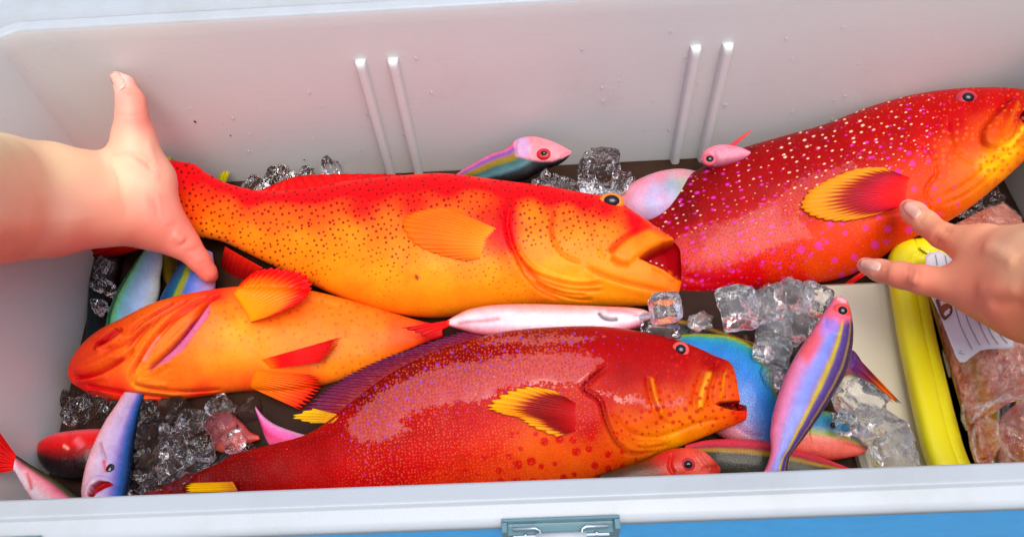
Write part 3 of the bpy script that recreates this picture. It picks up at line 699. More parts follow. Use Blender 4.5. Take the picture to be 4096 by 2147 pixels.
strokes = [('flap', op, 130, .0030), ('groove', op, 10, .0024), ('groove', pre, 9, .0016), ('ridge', [(2604, 1500), (2622, 1590), (2655, 1670)], 10, .0016),
           ('groove', [(2440, 1640), (2520, 1730), (2640, 1745), (2800, 1690), (2900, 1672)], 10, .0016), ('groove', [(2470, 1730), (2560, 1790), (2680, 1775)], 8, .0014), ('groove', [(2455, 1700), (2540, 1762), (2660, 1760)], 7, .001),
           ('groove', [(2868, 1440), (2858, 1500), (2840, 1580), (2860, 1640)], 9, .0018), ('groove', [(2812, 1480), (2780, 1580), (2780, 1640)], 9, .0014), ('groove', [(2905, 1470), (2895, 1540), (2898, 1620)], 8, .0012)]
mxF = [(2843, 1472), (2812, 1520), (2785, 1600), (2790, 1640), (2812, 1640), (2835, 1580), (2855, 1510), (2858, 1478)]
mouthF = [(3000, 1618), (2950, 1602), (2890, 1606), (2862, 1614), (2900, 1630), (2950, 1640), (3000, 1640)]
pads = [(mxF, 8, .0016), (mouthF, 8, -.008)]
sheen = [(1380, 1700), (1430, 1640), (1520, 1560), (1640, 1500), (1800, 1450), (2000, 1420), (2200, 1405), (2350, 1410), (2420, 1440), (2360, 1500), (2330, 1545), (2250, 1540), (2120, 1535), (2010, 1560), (1930, 1610), (1850, 1610), (1700, 1640), (1600, 1680), (1640, 1720), (1560, 1760), (1470, 1775), (1400, 1750)]
sheen2 = [(1900, 1362), (2050, 1335), (2250, 1330), (2420, 1345), (2300, 1385), (2100, 1385), (1950, 1390)]
sheen3 = [(2345, 1560), (2420, 1530), (2500, 1560), (2570, 1550), (2600, 1590), (2680, 1570), (2780, 1540), (2770, 1640), (2640, 1660), (2500, 1640), (2400, 1600)]
def sheen_at(uv):
    a = np.minimum(np.minimum(poly_sd(uv, sheen), poly_sd(uv, sheen2) + 6), poly_sd(uv, sheen3) + 25)
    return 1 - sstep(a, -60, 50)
tints = [(op, 12, (120, 14, 8), .7), ([(2604, 1500), (2622, 1590), (2655, 1670)], 10, (250, 160, 60), .8), ([(2840, 1480), (2808, 1560), (2796, 1640)], 12, (250, 190, 110), .75), ([(2905, 1480), (2892, 1540), (2885, 1600)], 8, (240, 170, 70), .6),  # pale strips on cheek edge and jaw plate are highlights put into colour
         ([(1150, 1790), (1300, 1745), (1420, 1690)], 14, (120, 8, 14), .5)]
m1 = [(1500, 1880, .5), (1700, 1890, .7), (1900, 1880, .9), (2100, 1850, 1.1), (2300, 1800, 1.1), (2400, 1880, .9), (1900, 1700, .2), (1600, 1700, 0), (1500, 1500, 0), (2100, 1500, 0), (2400, 1600, 0), (2600, 1600, 0), (2700, 1750, 0), (1200, 1850, 0), (2500, 1400, 0), (2300, 1680, .8), (2900, 1600, 0)]
m3 = [(2560, 1640, .8), (2650, 1640, 1), (2720, 1640, 1), (2880, 1600, .8), (2750, 1560, .7), (2600, 1720, .5), (2450, 1500, .2), (2300, 1600, 0), (2100, 1500, 0), (2750, 1760, 0), (2600, 1780, .3), (2500, 1400, .1), (1500, 1700, 0), (2200, 1800, 0)]
m2 = [(1500, 1600, 1), (1650, 1520, 1.1), (1800, 1450, 1), (2000, 1400, 1), (2300, 1350, .9), (1600, 1640, 1), (1900, 1560, .7), (2200, 1480, .5), (1700, 1750, 0), (2000, 1700, 0), (2600, 1500, 0), (2500, 1700, 0), (1200, 1850, 0), (2000, 1900, 0), (2450, 1380, .4)]
m4 = [(1500, 1800, .9), (1300, 1800, .3), (1800, 1780, .9), (2000, 1800, 1), (1700, 1880, .8), (1100, 1880, .3), (2200, 1800, .7), (1900, 1660, .5), (1700, 1560, .9), (2100, 1480, 1), (2500, 1420, .1), (2650, 1650, .3)]
bF = make_body(T, B, (.008, .008, .009, .011, .013, .016), [.34, .4, .42, .44, .46, .48, .5, .52, .54, .55, .56, .56, .56, .56, .56, .54, .46, .38, .2], colors=cols, strokes=strokes, pads=pads, tints=tints,
               masks={'m1': m1, 'm2': m2, 'm3': m3, 'm4': m4, 'sheen': sheen_at, 'glint': [(1480, 1620, 0.26), (1700, 1500, 0.24), (2000, 1590, 0.38), (1930, 1580, 0.4), (1250, 1790, 0.3), (1150, 1800, 0.34), (2200, 1420, 0.18), (1650, 1750, 0.26), (1950, 1640, 0.34), (2400, 1500, 0.18), (2700, 1430, 0.22), (2350, 1340, 0.22), (1900, 1900, 0.08), (1500, 1880, 0.13), (2600, 1650, 0.18), (2800, 1600, 0.24)]}, headc=[(mouthF, 5, (90, 8, 10))], wobble=.0006, gain=(.80, .60, .3))
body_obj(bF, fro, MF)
eye(fro, bF, 2722, 1398, 34, (225, 80, 70), (235, 120, 100), .6, .95, -.0004)
fin('pectoral_fin', fro, bF, [(2310, 1615), (2325, 1668), (2308, 1720)], [(2215, 1560), (2115, 1545), (2015, 1570), (1945, 1622), (1995, 1652), (2070, 1668), (2120, 1702), (2225, 1745)], -.0006, .003,
    [(0, (180, 24, 8)), (.3, (150, 14, 12)), (.5, (125, 10, 14)), (.64, (150, 40, 14)), (.76, (225, 150, 10)), (1, (242, 178, 14))], 19, .0004, .07, bow=.002, dark=.86)
fin('dorsal_fin', fro, bF, [(1345, 1672), (1450, 1582), (1600, 1480), (1760, 1405), (1950, 1345)], [(1165, 1672), (1290, 1562), (1420, 1480), (1600, 1405), (1840, 1325)], -.002, -.003,
    [(0, (130, 14, 26)), (.5, (112, 30, 56)), (.85, (96, 26, 60)), (1, (80, 20, 50))], 34, .0003, .14, dark=.80)
fin('dorsal_fin_tip', fro, bF, [(1345, 1655), (1352, 1668), (1330, 1690)], [(1250, 1632), (1165, 1666), (1240, 1690)], .0004, -.002, [(0, (200, 140, 20)), (1, (235, 195, 30))], 5, .0006, .1, label='yellow rear tip of the dorsal fin')
fin('tail_fin', fro, bF, [(800, 1895), (800, 1925), (800, 1960)], [(700, 1930), (690, 1960), (720, 1990)], .001, -.003, [(0, (120, 12, 10)), (1, (90, 8, 8))], 5, .0006, .1)
fin('tail_fin_tip', fro, bF, [(950, 1962), (940, 1940), (930, 1925)], [(742, 1968), (740, 1944), (760, 1930)], .006, .004, [(0, (190, 110, 10)), (.4, (235, 190, 20)), (1, (240, 200, 40))], 5, .0006, .1, label='yellow tail tip')

# ---- the red grouper with violet spots at the right
rig = empty('grouper', P(3300, 800, .03), 'large red grouper with pale and violet spots, head against the back wall', 'fish')
MR = fish_mat('red_violet_spotted_skin', [
    (28, .115, S4((255, 205, 165)), 'm1', 1.7, 18, 1.0), (38, .125, S4((225, 50, 190)), 'm2', 1.7, 14, .85), (74, .155, S4((215, 50, 150)), 'm3', 1.0, 10, .85), (13, .32, S4((150, 14, 30)), 'm4', 1.0, 20, .5), (30, .3, S4((225, 90, 20)), 'm5', 1.0, 0, .7)], scale=9, bump=.14, netcol=.08, wet='sheen', wetk=.15,
    blotch=[('sheen', S4((252, 150, 130)), 4.5, .12), ('glint', S4((250, 205, 200)), 9.0, .7)])  # pale sheen and glints of wet skin painted into the colour
T = [(2560, 905), (2600, 849), (2670, 786), (2741, 715), (2811, 673), (2917, 617), (3057, 574), (3198, 536), (3304, 504), (3444, 448), (3585, 406), (3691, 384), (3796, 370), (3902, 363), (4043, 363), (4150, 378), (4210, 420)]
B = [(2580, 1100), (2620, 1150), (2680, 1180), (2750, 1185), (2830, 1178), (2952, 1165), (3093, 1144), (3233, 1137), (3374, 1109), (3480, 1060), (3585, 992), (3691, 935), (3796, 884), (3900, 815), (4043, 694), (4150, 590), (4216, 500)]
cols = [(2620, 870, 150, 6, 16), (2720, 780, 110, 6, 14), (2750, 850, 120, 8, 12), (2850, 700, 130, 6, 20), (3000, 640, 150, 8, 24), (3150, 580, 150, 6, 20), (3300, 540, 150, 6, 14), (3450, 490, 170, 10, 10), (3600, 440, 180, 12, 8), (3750, 400, 190, 18, 8), (3900, 400, 195, 22, 8), (4020, 400, 200, 26, 8), (2900, 800, 160, 8, 20), (3050, 750, 165, 8, 22), (3200, 680, 165, 10, 20), (3350, 620, 170, 20, 20), (3500, 580, 185, 50, 20), (3600, 520, 170, 12, 10), (3720, 500, 195, 30, 10), (3820, 500, 200, 35, 10), (2800, 930, 190, 30, 40), (2950, 900, 200, 45, 50), (3100, 850, 205, 40, 40), (2750, 1030, 225, 70, 80), (2850, 1020, 235, 90, 80), (3000, 980, 240, 80, 60), (3150, 960, 245, 90, 55), (3300, 940, 250, 100, 45), (2700, 1130, 205, 30, 50), (2850, 1130, 215, 40, 70), (3000, 1090, 230, 50, 30), (3100, 1050, 245, 90, 40), (3250, 1060, 250, 110, 35), (3400, 1020, 250, 100, 30), (3200, 1115, 235, 70, 30), (3500, 950, 250, 100, 40), (3600, 900, 245, 90, 35), (3450, 880, 250, 110, 45), (3650, 750, 250, 100, 40), (3600, 820, 252, 105, 40), (3700, 850, 250, 110, 30), (3750, 680, 240, 105, 40), (3700, 600, 220, 60, 25), (3800, 600, 240, 105, 45), (3850, 680, 250, 140, 30), (3800, 780, 252, 130, 25), (3950, 660, 255, 190, 18), (4030, 600, 255, 195, 20), (3900, 740, 252, 150, 28), (3900, 560, 240, 100, 45), (3980, 520, 235, 100, 40), (4060, 460, 200, 50, 20), (4120, 540, 250, 160, 30), (4090, 660, 250, 150, 40), (3300, 780, 205, 50, 60), (3200, 850, 220, 90, 60)]
mxR = [(4050, 388), (3997, 441), (3937, 511), (3928, 560), (3956, 592), (4008, 584), (4052, 550), (4078, 478), (4090, 425), (4075, 395)]
mouthR = [(4080, 470), (4110, 425), (4230, 440), (4230, 490), (4110, 500)]
opR = [(3640, 560), (3722, 612), (3742, 690), (3715, 730), (3700, 780), (3740, 830)]
strokes = [('groove', [(4062, 372), (3995, 445), (3934, 512), (3926, 562), (3952, 596), (4010, 590)], 9, .0020), ('groove', [(4095, 380), (4050, 470), (4020, 540), (3990, 570)], 8, .0014), ('ridge', [(4050, 400), (4000, 470), (3965, 540)], 12, .0012),
           ('flap', opR, 110, .0022), ('groove', opR, 9, .0014), ('groove', [(3790, 470), (3800, 540), (3830, 610), (3900, 650)], 9, .0010), ('groove', [(3760, 790), (3860, 740), (3960, 660), (4060, 590), (4150, 520)], 10, .0014), ('groove', [(3770, 820), (3880, 770), (4000, 670)], 8, .0010),
           ('groove', [(3440, 880), (3540, 860), (3640, 835)], 7, .0008), ('groove', [(2720, 1100), (2850, 1130), (3000, 1125)], 14, .001)]
pads = [(mxR, 10, .0020), (mouthR, 8, -.010)]
sheenR = lambda uv: 1 - sstep(poly_sd(uv, [(2680, 960), (2800, 900), (2950, 880), (3080, 800), (3230, 700), (3420, 650), (3430, 680), (3250, 770), (3180, 850), (3250, 950), (3060, 1000), (2960, 1060), (2750, 1080)]), -60, 60)
tints = [(mxR[:5], 8, (150, 14, 10), .5), ([(2580, 880), (2670, 795), (2741, 722), (2811, 680), (2917, 622), (3057, 578)], 16, (70, 6, 20), .7), ([(4080, 400), (4040, 480), (4010, 550)], 9, (250, 160, 70), .6), ([(4100, 500), (4060, 560), (4030, 590)], 9, (255, 215, 130), .7), ([(3440, 880), (3540, 860), (3640, 835)], 6, (200, 25, 30), .7)]
m1 = [(2750, 830, 1.1), (2700, 860, 1), (2850, 750, .2), (3000, 700, .8), (3150, 620, 1.05), (3300, 560, 1.15), (3450, 500, 1.1), (3600, 450, .9), (3700, 420, .6), (3800, 430, .2), (3200, 700, 1.0), (3050, 800, .4), (3350, 640, .8), (3650, 520, .8), (3000, 600, .3), (3900, 500, 0), (2900, 950, .2), (3300, 900, 0), (3100, 1000, .1), (3600, 800, 0), (3800, 650, 0), (2750, 1000, .1)]
m2 = [(2800, 900, 1), (2950, 860, 1), (3000, 950, 1), (3150, 800, .9), (2800, 1000, .9), (3300, 760, .3), (3500, 560, .9), (3600, 540, .9), (3200, 900, .7), (3100, 600, .2), (3500, 450, .2), (3400, 950, .3), (3700, 600, .5), (3900, 500, 0), (3900, 700, 0), (3600, 800, .2)]
m3 = [(3200, 1000, 1.1), (3300, 960, 1.1), (3450, 930, 1.1), (3560, 880, 1.1), (3600, 700, 1.1), (3680, 720, 1.1), (3150, 1050, .7), (3000, 1000, .4), (2900, 900, 0), (3100, 750, 0), (3500, 520, 0), (3850, 600, .0), (3750, 800, .6), (2800, 1050, .6), (3950, 700, 0)]
m4 = [(2800, 950, 1), (3000, 930, 1), (3050, 1030, .9), (3100, 850, .9), (2750, 1050, .8), (3200, 700, .7), (2900, 780, .6), (3300, 560, .5), (3400, 980, .0), (3600, 850, 0), (3800, 600, 0), (3800, 420, .2)]
m5 = [(3850, 640, 1.1), (3800, 700, 1.1), (3950, 600, .9), (3800, 590, 1), (3980, 540, .8), (3900, 720, .8), (3650, 700, 0), (3700, 500, .2), (3900, 450, .2), (3500, 700, 0), (3200, 900, 0)]
bR = make_body(T, B, (-.010, -.006, .004, .020, .040, .056), [.3, .34, .38, .42, .44, .46, .48, .5, .5, .5, .5, .5, .5, .5, .48, .42, .25], colors=cols, strokes=strokes, pads=pads, tints=tints,
               masks={'m1': m1, 'm2': m2, 'm3': m3, 'm4': m4, 'm5': m5, 'sheen': sheenR, 'glint': [(2800, 1000, 0.28), (2950, 920, 0.24), (3150, 780, 0.34), (3250, 700, 0.32), (3400, 660, 0.38), (3450, 655, 0.38), (3050, 1000, 0.24), (2750, 1060, 0.3), (3550, 840, 0.32), (3600, 800, 0.18), (3300, 560, 0.1), (3000, 700, 0.12), (3400, 950, 0.22), (3700, 900, 0.18), (3900, 500, 0.13), (2900, 640, 0.18)]}, headc=[(mouthR, 6, (110, 20, 60))], wobble=.0006, gain=(.74, .56, .40))
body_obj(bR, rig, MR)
eye(rig, bR, 3868, 394, 34, (190, 30, 50), (235, 110, 110), .56, .85, -.0004)
fin('pectoral_fin', rig, bR, [(3650, 715), (3662, 762), (3645, 812)], [(3530, 668), (3420, 676), (3310, 718), (3232, 764), (3200, 830), (3268, 872), (3375, 884), (3490, 862)], -.0006, .0022,
    [(0, (225, 66, 36)), (.22, (215, 60, 60)), (.42, (180, 24, 60)), (.58, (140, 8, 40)), (.68, (170, 60, 30)), (.78, (222, 150, 24)), (1, (230, 150, 50))], 21, .0003, .03, bow=.0014, dark=.88)
fin('tail_fin', rig, bR, [(3080, 1132), (2900, 1135), (2760, 1090)], [(2990, 1180), (2840, 1222), (2725, 1262)], .000, -.008, [(0, (225, 60, 80)), (.5, (215, 40, 80)), (1, (160, 15, 50))], 14, .0010, .05, dark=.6)
fin('pelvic_fin', rig, bR, [(3445, 1085), (3470, 1095)], [(3285, 1200), (3296, 1208)], -.004, -.006, [(0, (220, 50, 40)), (1, (150, 20, 40))], 2, .0006, .05)

# ================================================================== SMALL FISH IN THE GAPS
MS = fish_mat('small_fish_skin', [], scale=10, bump=.2, rough=.27, coat=.14, netcol=.10, mott=.4, spec=.2)
def small(label, T, B, z, bands=None, ratio=.55, eyes=(), headc=(), strokes=(), pads=(), tints=(), group=None, colors=None, N=150, name='small_fish', mat=None):
    m = [(T[len(T) // 2][0] + B[len(B) // 2][0]) / 2, (T[len(T) // 2][1] + B[len(B) // 2][1]) / 2]
    z0 = z[0] if hasattr(z, '__len__') else z
    e = empty(name, P(m[0], m[1], z0 - .01), label, 'fish', group)
    k = len(T); rr = [ratio] * k; rr[0] *= .6; rr[-1] *= .6
    b = make_body(T, B, z, rr, N=N, MT=50, MB=14, bands=bands, colors=colors, strokes=strokes, pads=pads, tints=tints, headc=headc, wobble=.0004, viv=1.04)
    body_obj(b, e, mat or MS)
    for q in eyes: eye(e, b, *q)
    return e, b
MS2 = fish_mat('blue_scaled_skin', [], scale=9, bump=.4, rough=.28, coat=.12, netcol=.26, mott=.35, spec=.2)
GF = 'small reef fish packed between the groupers'
# striped violet fish leaning head up on the ice at the right
e, b = small('violet and blue striped fish lying head up on the ice at the right',
    [(3368, 1182), (3338, 1192), (3302, 1240), (3258, 1309), (3190, 1410), (3138, 1511), (3100, 1627), (3083, 1721), (3084, 1800), (3072, 1850), (3056, 1886), (3050, 1910)],
    [(3372, 1190), (3390, 1208), (3404, 1255), (3411, 1333), (3400, 1426), (3371, 1511), (3316, 1604), (3254, 1697), (3192, 1780), (3158, 1825), (3148, 1880), (3150, 1910)], (.042, .040, .036, .032, .028),
    [(0, (235, 120, 150)), (.14, (225, 140, 185)), (.30, (150, 150, 225)), (.46, (120, 140, 225)), (.52, (140, 120, 180)), (.55, (185, 165, 50)), (.60, (190, 170, 50)), (.64, (90, 70, 140)), (.78, (70, 50, 110)), (.82, (150, 125, 60)), (.86, (60, 40, 85)), (1, (50, 28, 60))],
    .62, eyes=[(3368, 1243, 30, (225, 70, 60), (240, 120, 100), .55, .95, -.0004)],
    headc=[([(3340, 1175), (3300, 1235), (3240, 1330), (3190, 1410), (3230, 1460), (3270, 1400), (3300, 1330), (3340, 1300), (3410, 1275), (3400, 1200)], 22, (232, 105, 125)), ([(3290, 1270), (3350, 1275), (3340, 1320), (3280, 1340)], 16, (170, 130, 215))],
    strokes=[('groove', [(3300, 1262), (3308, 1310), (3340, 1340), (3390, 1345)], 7, .0010), ('groove', [(3352, 1200), (3368, 1212), (3392, 1215)], 5, .0010), ('groove', [(3225, 1350), (3205, 1390), (3180, 1440)], 7, .0008)],
    tints=[([(3345, 1190), (3370, 1200), (3390, 1205)], 7, (245, 200, 190), .8), ([(3250, 1340), (3230, 1380), (3215, 1430)], 14, (240, 90, 70), .6)])
# tail lobe sticking out behind it
e, b = small('thin dark fish behind the violet striped one, its forked tail pointing to the yellow tray',
    [(3180, 1420), (3250, 1400), (3330, 1385), (3409, 1400), (3450, 1450)], [(3180, 1530), (3250, 1550), (3330, 1530), (3390, 1500), (3440, 1480)], .004, [(0, (60, 30, 80)), (.5, (90, 60, 130)), (1, (150, 80, 60))], .5, N=60)
fin('tail_fin', e, b, [(3402, 1398), (3412, 1430), (3396, 1470)], [(3628, 1636), (3632, 1644), (3622, 1648)], 0, .006, [(0, (70, 40, 100)), (.35, (130, 50, 60)), (.6, (220, 110, 50)), (.82, (230, 130, 80)), (.86, (20, 12, 14)), (1, (12, 8, 10))], 3, .0008, .05)
# blue yellow-backed fish
e, b = small('bright blue fish with yellow back curving out behind the dark red head',
    [(2640, 1362), (2734, 1338), (2843, 1336), (2936, 1350), (3010, 1390), (3062, 1460), (3100, 1560), (3122, 1680), (3110, 1790)],
    [(2620, 1440), (2680, 1530), (2740, 1600), (2790, 1660), (2830, 1710), (2880, 1745), (2930, 1768), (2985, 1785), (3040, 1800)], (-.004, -.002, 0, -.002),
    [(0, (150, 165, 30)), (.05, (160, 180, 40)), (.10, (60, 165, 160)), (.20, (45, 140, 205)), (.38, (60, 130, 215)), (.55, (110, 150, 220)), (.72, (170, 150, 205)), (.88, (225, 150, 165)), (1, (215, 100, 110))], .5, mat=MS2,
    strokes=[('groove', [(2940, 1700), (2990, 1735), (3060, 1745)], 8, .001)])
# head with pink jaw
e, b = small('blue green fish with salmon pink jaw at the right, snout towards the step',
    [(3080, 1660), (3180, 1642), (3254, 1640), (3330, 1650), (3390, 1690), (3440, 1745), (3470, 1784)], [(3090, 1810), (3180, 1820), (3254, 1832), (3320, 1840), (3390, 1830), (3445, 1816), (3473, 1793)], (.004, .004, .003),
    [(0, (110, 150, 60)), (.2, (50, 140, 170)), (.38, (60, 130, 180)), (.50, (150, 170, 70)), (.58, (235, 125, 110)), (.8, (240, 120, 105)), (1, (215, 60, 50))], .55,
    strokes=[('groove', [(3470, 1788), (3420, 1786), (3370, 1776)], 6, .0014), ('flap', [(3250, 1680), (3240, 1740), (3270, 1810)], 60, .0012)],
    eyes=[(3330, 1700, 24, (60, 120, 150), (170, 170, 80), .5, .9, -.0003)])
# dark fish along the rim
e, b = small('slim dark fish with yellow line and pink back along the front rim',
    [(2740, 1780), (2843, 1757), (2998, 1757), (3100, 1772), (3192, 1797), (3308, 1836), (3400, 1872)], [(2740, 1850), (2850, 1900), (2998, 1930), (3100, 1945), (3192, 1950), (3310, 1940), (3400, 1900)], (.006, .008, .008),
    [(0, (215, 60, 70)), (.14, (205, 60, 75)), (.24, (150, 50, 60)), (.30, (170, 130, 40)), (.35, (160, 125, 30)), (.40, (50, 52, 34)), (.6, (60, 62, 50)), (1, (30, 30, 24))], .5)
# red head with eye
e, b = small('small red fish head with a dark eye at the front rim below the yellow chin',
    [(2400, 1895), (2500, 1862), (2590, 1835), (2660, 1802), (2730, 1790), (2800, 1797), (2850, 1832), (2880, 1868)], [(2400, 1950), (2500, 1965), (2590, 1965), (2660, 1965), (2730, 1960), (2800, 1945), (2850, 1920), (2882, 1884)], .013,
    colors=[(2420, 1910, 60, 40, 12), (2550, 1890, 80, 50, 14), (2600, 1900, 100, 50, 16), (2680, 1830, 215, 40, 28), (2750, 1810, 235, 80, 60), (2700, 1880, 205, 40, 24), (2820, 1830, 235, 110, 90), (2860, 1870, 180, 30, 24), (2800, 1890, 220, 90, 70)], ratio=.55,
    eyes=[(2752, 1856, 27, (190, 40, 30), (225, 80, 60), .6, .9, -.0003)], strokes=[('groove', [(2690, 1810), (2680, 1860), (2700, 1900)], 8, .0016), ('groove', [(2878, 1866), (2840, 1868), (2805, 1880)], 6, .0014), ('ridge', [(2780, 1800), (2820, 1850), (2850, 1880)], 7, .0014)])
# pink white fish between the groupers
e, b = small('pink and white fish wedged between the middle grouper and the front one',
    [(1775, 1290), (1830, 1258), (1884, 1235), (1985, 1219), (2133, 1216), (2311, 1221), (2430, 1226), (2520, 1230), (2580, 1240), (2612, 1262)], [(1778, 1298), (1840, 1318), (1900, 1336), (1985, 1348), (2133, 1354), (2311, 1350), (2430, 1340), (2520, 1318), (2580, 1296), (2614, 1270)], (.012, .018, .020),
    [(0, (245, 130, 110)), (.16, (240, 170, 160)), (.38, (235, 222, 228)), (.62, (238, 228, 236)), (.8, (235, 165, 180)), (1, (190, 50, 60))], .5,
    strokes=[('groove', [(2392, 1246), (2412, 1268), (2440, 1276), (2475, 1275)], 6, .0030), ('groove', [(2610, 1266), (2570, 1266), (2530, 1262)], 5, .001)],
    tints=[([(1820, 1296), (1870, 1288), (1950, 1281), (2010, 1272)], 9, (205, 50, 45), .6), ([(2050, 1240), (2200, 1236), (2350, 1240)], 16, (245, 165, 140), .5), ([(2392, 1246), (2412, 1268), (2440, 1277), (2475, 1276)], 6, (60, 10, 12), .9), ([(2420, 1240), (2500, 1245), (2560, 1262)], 9, (225, 90, 95), .5)])
fin('tail_fin', e, b, [(1800, 1280), (1795, 1290), (1800, 1300)], [(1600, 1312), (1660, 1330), (1700, 1352)], .004, .006, [(0, (230, 70, 50)), (.5, (220, 30, 20)), (1, (190, 16, 14))], 4, .0005, .1)
# fish against the back wall
e, b = small('pink headed fish with olive striped body leaning on the back wall',
    [(1775, 735), (1830, 695), (1880, 664), (1955, 622), (2020, 600), (2068, 560), (2133, 549), (2192, 562), (2240, 581), (2284, 604)], [(1840, 748), (1900, 748), (1960, 747), (2027, 742), (2104, 718), (2150, 692), (2190, 675), (2230, 660), (2262, 640), (2286, 616)], (.004, .014, .024, .030, .032),
    [(0, (215, 40, 70)), (.10, (215, 110, 150)), (.22, (120, 80, 170)), (.32, (150, 110, 100)), (.38, (140, 120, 20)), (.46, (130, 115, 20)), (.52, (50, 95, 95)), (.68, (80, 125, 130)), (.78, (24, 34, 34)), (1, (10, 14, 14))], .5,
    eyes=[(2176, 616, 30, (190, 30, 20), (215, 50, 30), .45, .8, -.0002)],
    headc=[([(2050, 540), (2068, 625), (2110, 636), (2160, 645), (2210, 645), (2260, 625), (2300, 610), (2260, 570), (2133, 535)], 8, (235, 145, 155)), ([(2060, 545), (2066, 622), (2110, 632), (2120, 580), (2110, 548)], 10, (205, 165, 205))],
    strokes=[('flap', [(2140, 560), (2120, 600), (2128, 640)], 40, .0008), ('groove', [(2064, 560), (2060, 600), (2070, 628)], 6, .0016), ('groove', [(2284, 612), (2262, 618), (2240, 634)], 5, .001)])
e, b = small('pearly pink and blue fish belly between the orange head and the red grouper',
    [(2460, 800), (2500, 758), (2548, 722), (2637, 688), (2726, 678), (2810, 690)], [(2490, 860), (2535, 878), (2600, 884), (2680, 872), (2750, 835), (2810, 780)], (.002, .006, .006),
    colors=[(2490, 780, 235, 140, 140), (2560, 730, 235, 130, 140), (2640, 700, 230, 120, 130), (2720, 690, 225, 130, 150), (2560, 790, 225, 175, 205), (2620, 760, 170, 175, 215), (2680, 740, 120, 170, 200), (2720, 730, 150, 190, 160), (2560, 840, 200, 150, 175), (2600, 810, 130, 170, 215), (2640, 790, 200, 150, 190)], ratio=.5)
e, b = small('little pink fish head peeping over the red grouper at the back wall',
    [(2800, 640), (2810, 610), (2846, 588), (2900, 582), (2960, 592), (3000, 606)], [(2804, 650), (2826, 668), (2870, 672), (2920, 662), (2970, 646), (3004, 625)], (.022, .026, .028),
    [(0, (235, 130, 150)), (.5, (230, 150, 170)), (1, (150, 60, 80))], .7, eyes=[(2838, 638, 27, (215, 90, 100), (240, 170, 170), .55, .9, 0)], N=80, strokes=[('groove', [(2850, 600), (2862, 630), (2856, 660)], 6, .001)])
fin('dorsal_spine', e, b, [(2900, 592), (2925, 596)], [(3004, 518), (3010, 522)], 0, .002, [(0, (215, 70, 90)), (1, (225, 110, 100))], 2, .0004, .1)
# left end, upper gap
e, b = small('mint green and pale blue fish below the left forearm',
    [(612, 930), (588, 985), (547, 1045), (508, 1105), (461, 1190), (432, 1275), (418, 1350)], [(640, 930), (646, 985), (650, 1045), (640, 1105), (636, 1170), (610, 1260), (570, 1350)], (-.002, 0, 0),
    [(0, (20, 110, 90)), (.10, (25, 140, 110)), (.17, (10, 70, 40)), (.24, (120, 190, 110)), (.34, (110, 205, 200)), (.5, (140, 190, 225)), (.75, (165, 195, 235)), (1, (190, 205, 195))], .5)
e, b = small('deep blue fish with a yellow stripe and lilac belly under the gripping hand',
    [(775, 980), (725, 1050), (682, 1125), (644, 1200), (622, 1290)], [(850, 1010), (858, 1070), (860, 1130), (850, 1200), (810, 1290)], (-.002, 0, 0),
    [(0, (10, 40, 90)), (.22, (15, 75, 130)), (.34, (20, 100, 110)), (.40, (150, 160, 40)), (.48, (140, 150, 60)), (.54, (60, 110, 205)), (.72, (130, 145, 230)), (1, (205, 160, 205))], .5)
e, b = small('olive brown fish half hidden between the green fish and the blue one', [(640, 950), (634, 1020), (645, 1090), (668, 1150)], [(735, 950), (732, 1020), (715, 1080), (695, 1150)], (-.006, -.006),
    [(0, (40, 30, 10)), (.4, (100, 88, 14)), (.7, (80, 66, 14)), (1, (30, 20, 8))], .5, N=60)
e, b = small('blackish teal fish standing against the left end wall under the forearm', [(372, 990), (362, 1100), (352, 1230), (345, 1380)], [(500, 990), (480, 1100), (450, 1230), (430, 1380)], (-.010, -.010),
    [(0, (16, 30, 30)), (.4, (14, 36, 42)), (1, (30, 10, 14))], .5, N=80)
# left end, lower gap
e, b = small('pale lilac fish with open red mouth at the front left corner',
    [(505, 1550), (472, 1612), (427, 1680), (384, 1765), (352, 1850), (334, 1935), (332, 1985), (345, 2030)], [(585, 1560), (562, 1629), (542, 1722), (528, 1816), (522, 1880), (512, 1940), (498, 1990), (450, 2030)], (.002, .008, .012),
    [(0, (225, 150, 160)), (.15, (222, 175, 190)), (.4, (205, 185, 215)), (.66, (180, 165, 215)), (.8, (110, 110, 190)), (.9, (30, 90, 165)), (1, (15, 45, 75))], .55,
    eyes=[(438, 1878, 14, (30, 14, 18), (90, 40, 44), .7, 1.5, -.0004, 10)],
    pads=[([(348, 1975), (362, 1940), (395, 1922), (435, 1926), (452, 1938), (420, 1950), (385, 1968), (365, 1992)], 6, -.006)],
    headc=[([(348, 1978), (362, 1940), (395, 1920), (435, 1924), (454, 1938), (420, 1952), (388, 1970), (365, 1995)], 4, (160, 12, 24))],
    tints=[([(412, 1836), (418, 1862), (424, 1890)], 7, (215, 70, 60), .9), ([(398, 1760), (410, 1800), (424, 1840)], 6, (160, 110, 120), .7)],
    strokes=[('groove', [(396, 1755), (408, 1800), (422, 1850)], 6, .0016), ('ridge', [(340, 1990), (360, 1930), (400, 1908), (450, 1922)], 8, .001)])
e, b = small('short crimson fish, its belly painted in shadow, by the left end wall', [(150, 1795), (166, 1762), (222, 1733), (300, 1720), (380, 1714), (450, 1718)], [(153, 1815), (172, 1858), (222, 1900), (300, 1922), (380, 1915), (450, 1895)], (-.002, -.002),
    [(0, (225, 110, 120)), (.14, (225, 50, 50)), (.34, (205, 14, 18)), (.5, (120, 8, 16)), (.62, (30, 6, 10)), (1, (12, 6, 8))], .6, tints=[([(300, 1750), (320, 1775), (330, 1790)], 16, (235, 120, 130), .7), ([(250, 1780), (268, 1790), (272, 1800)], 6, (250, 190, 170), .8)])  # near-black lower bands are deep shadow put into the colour
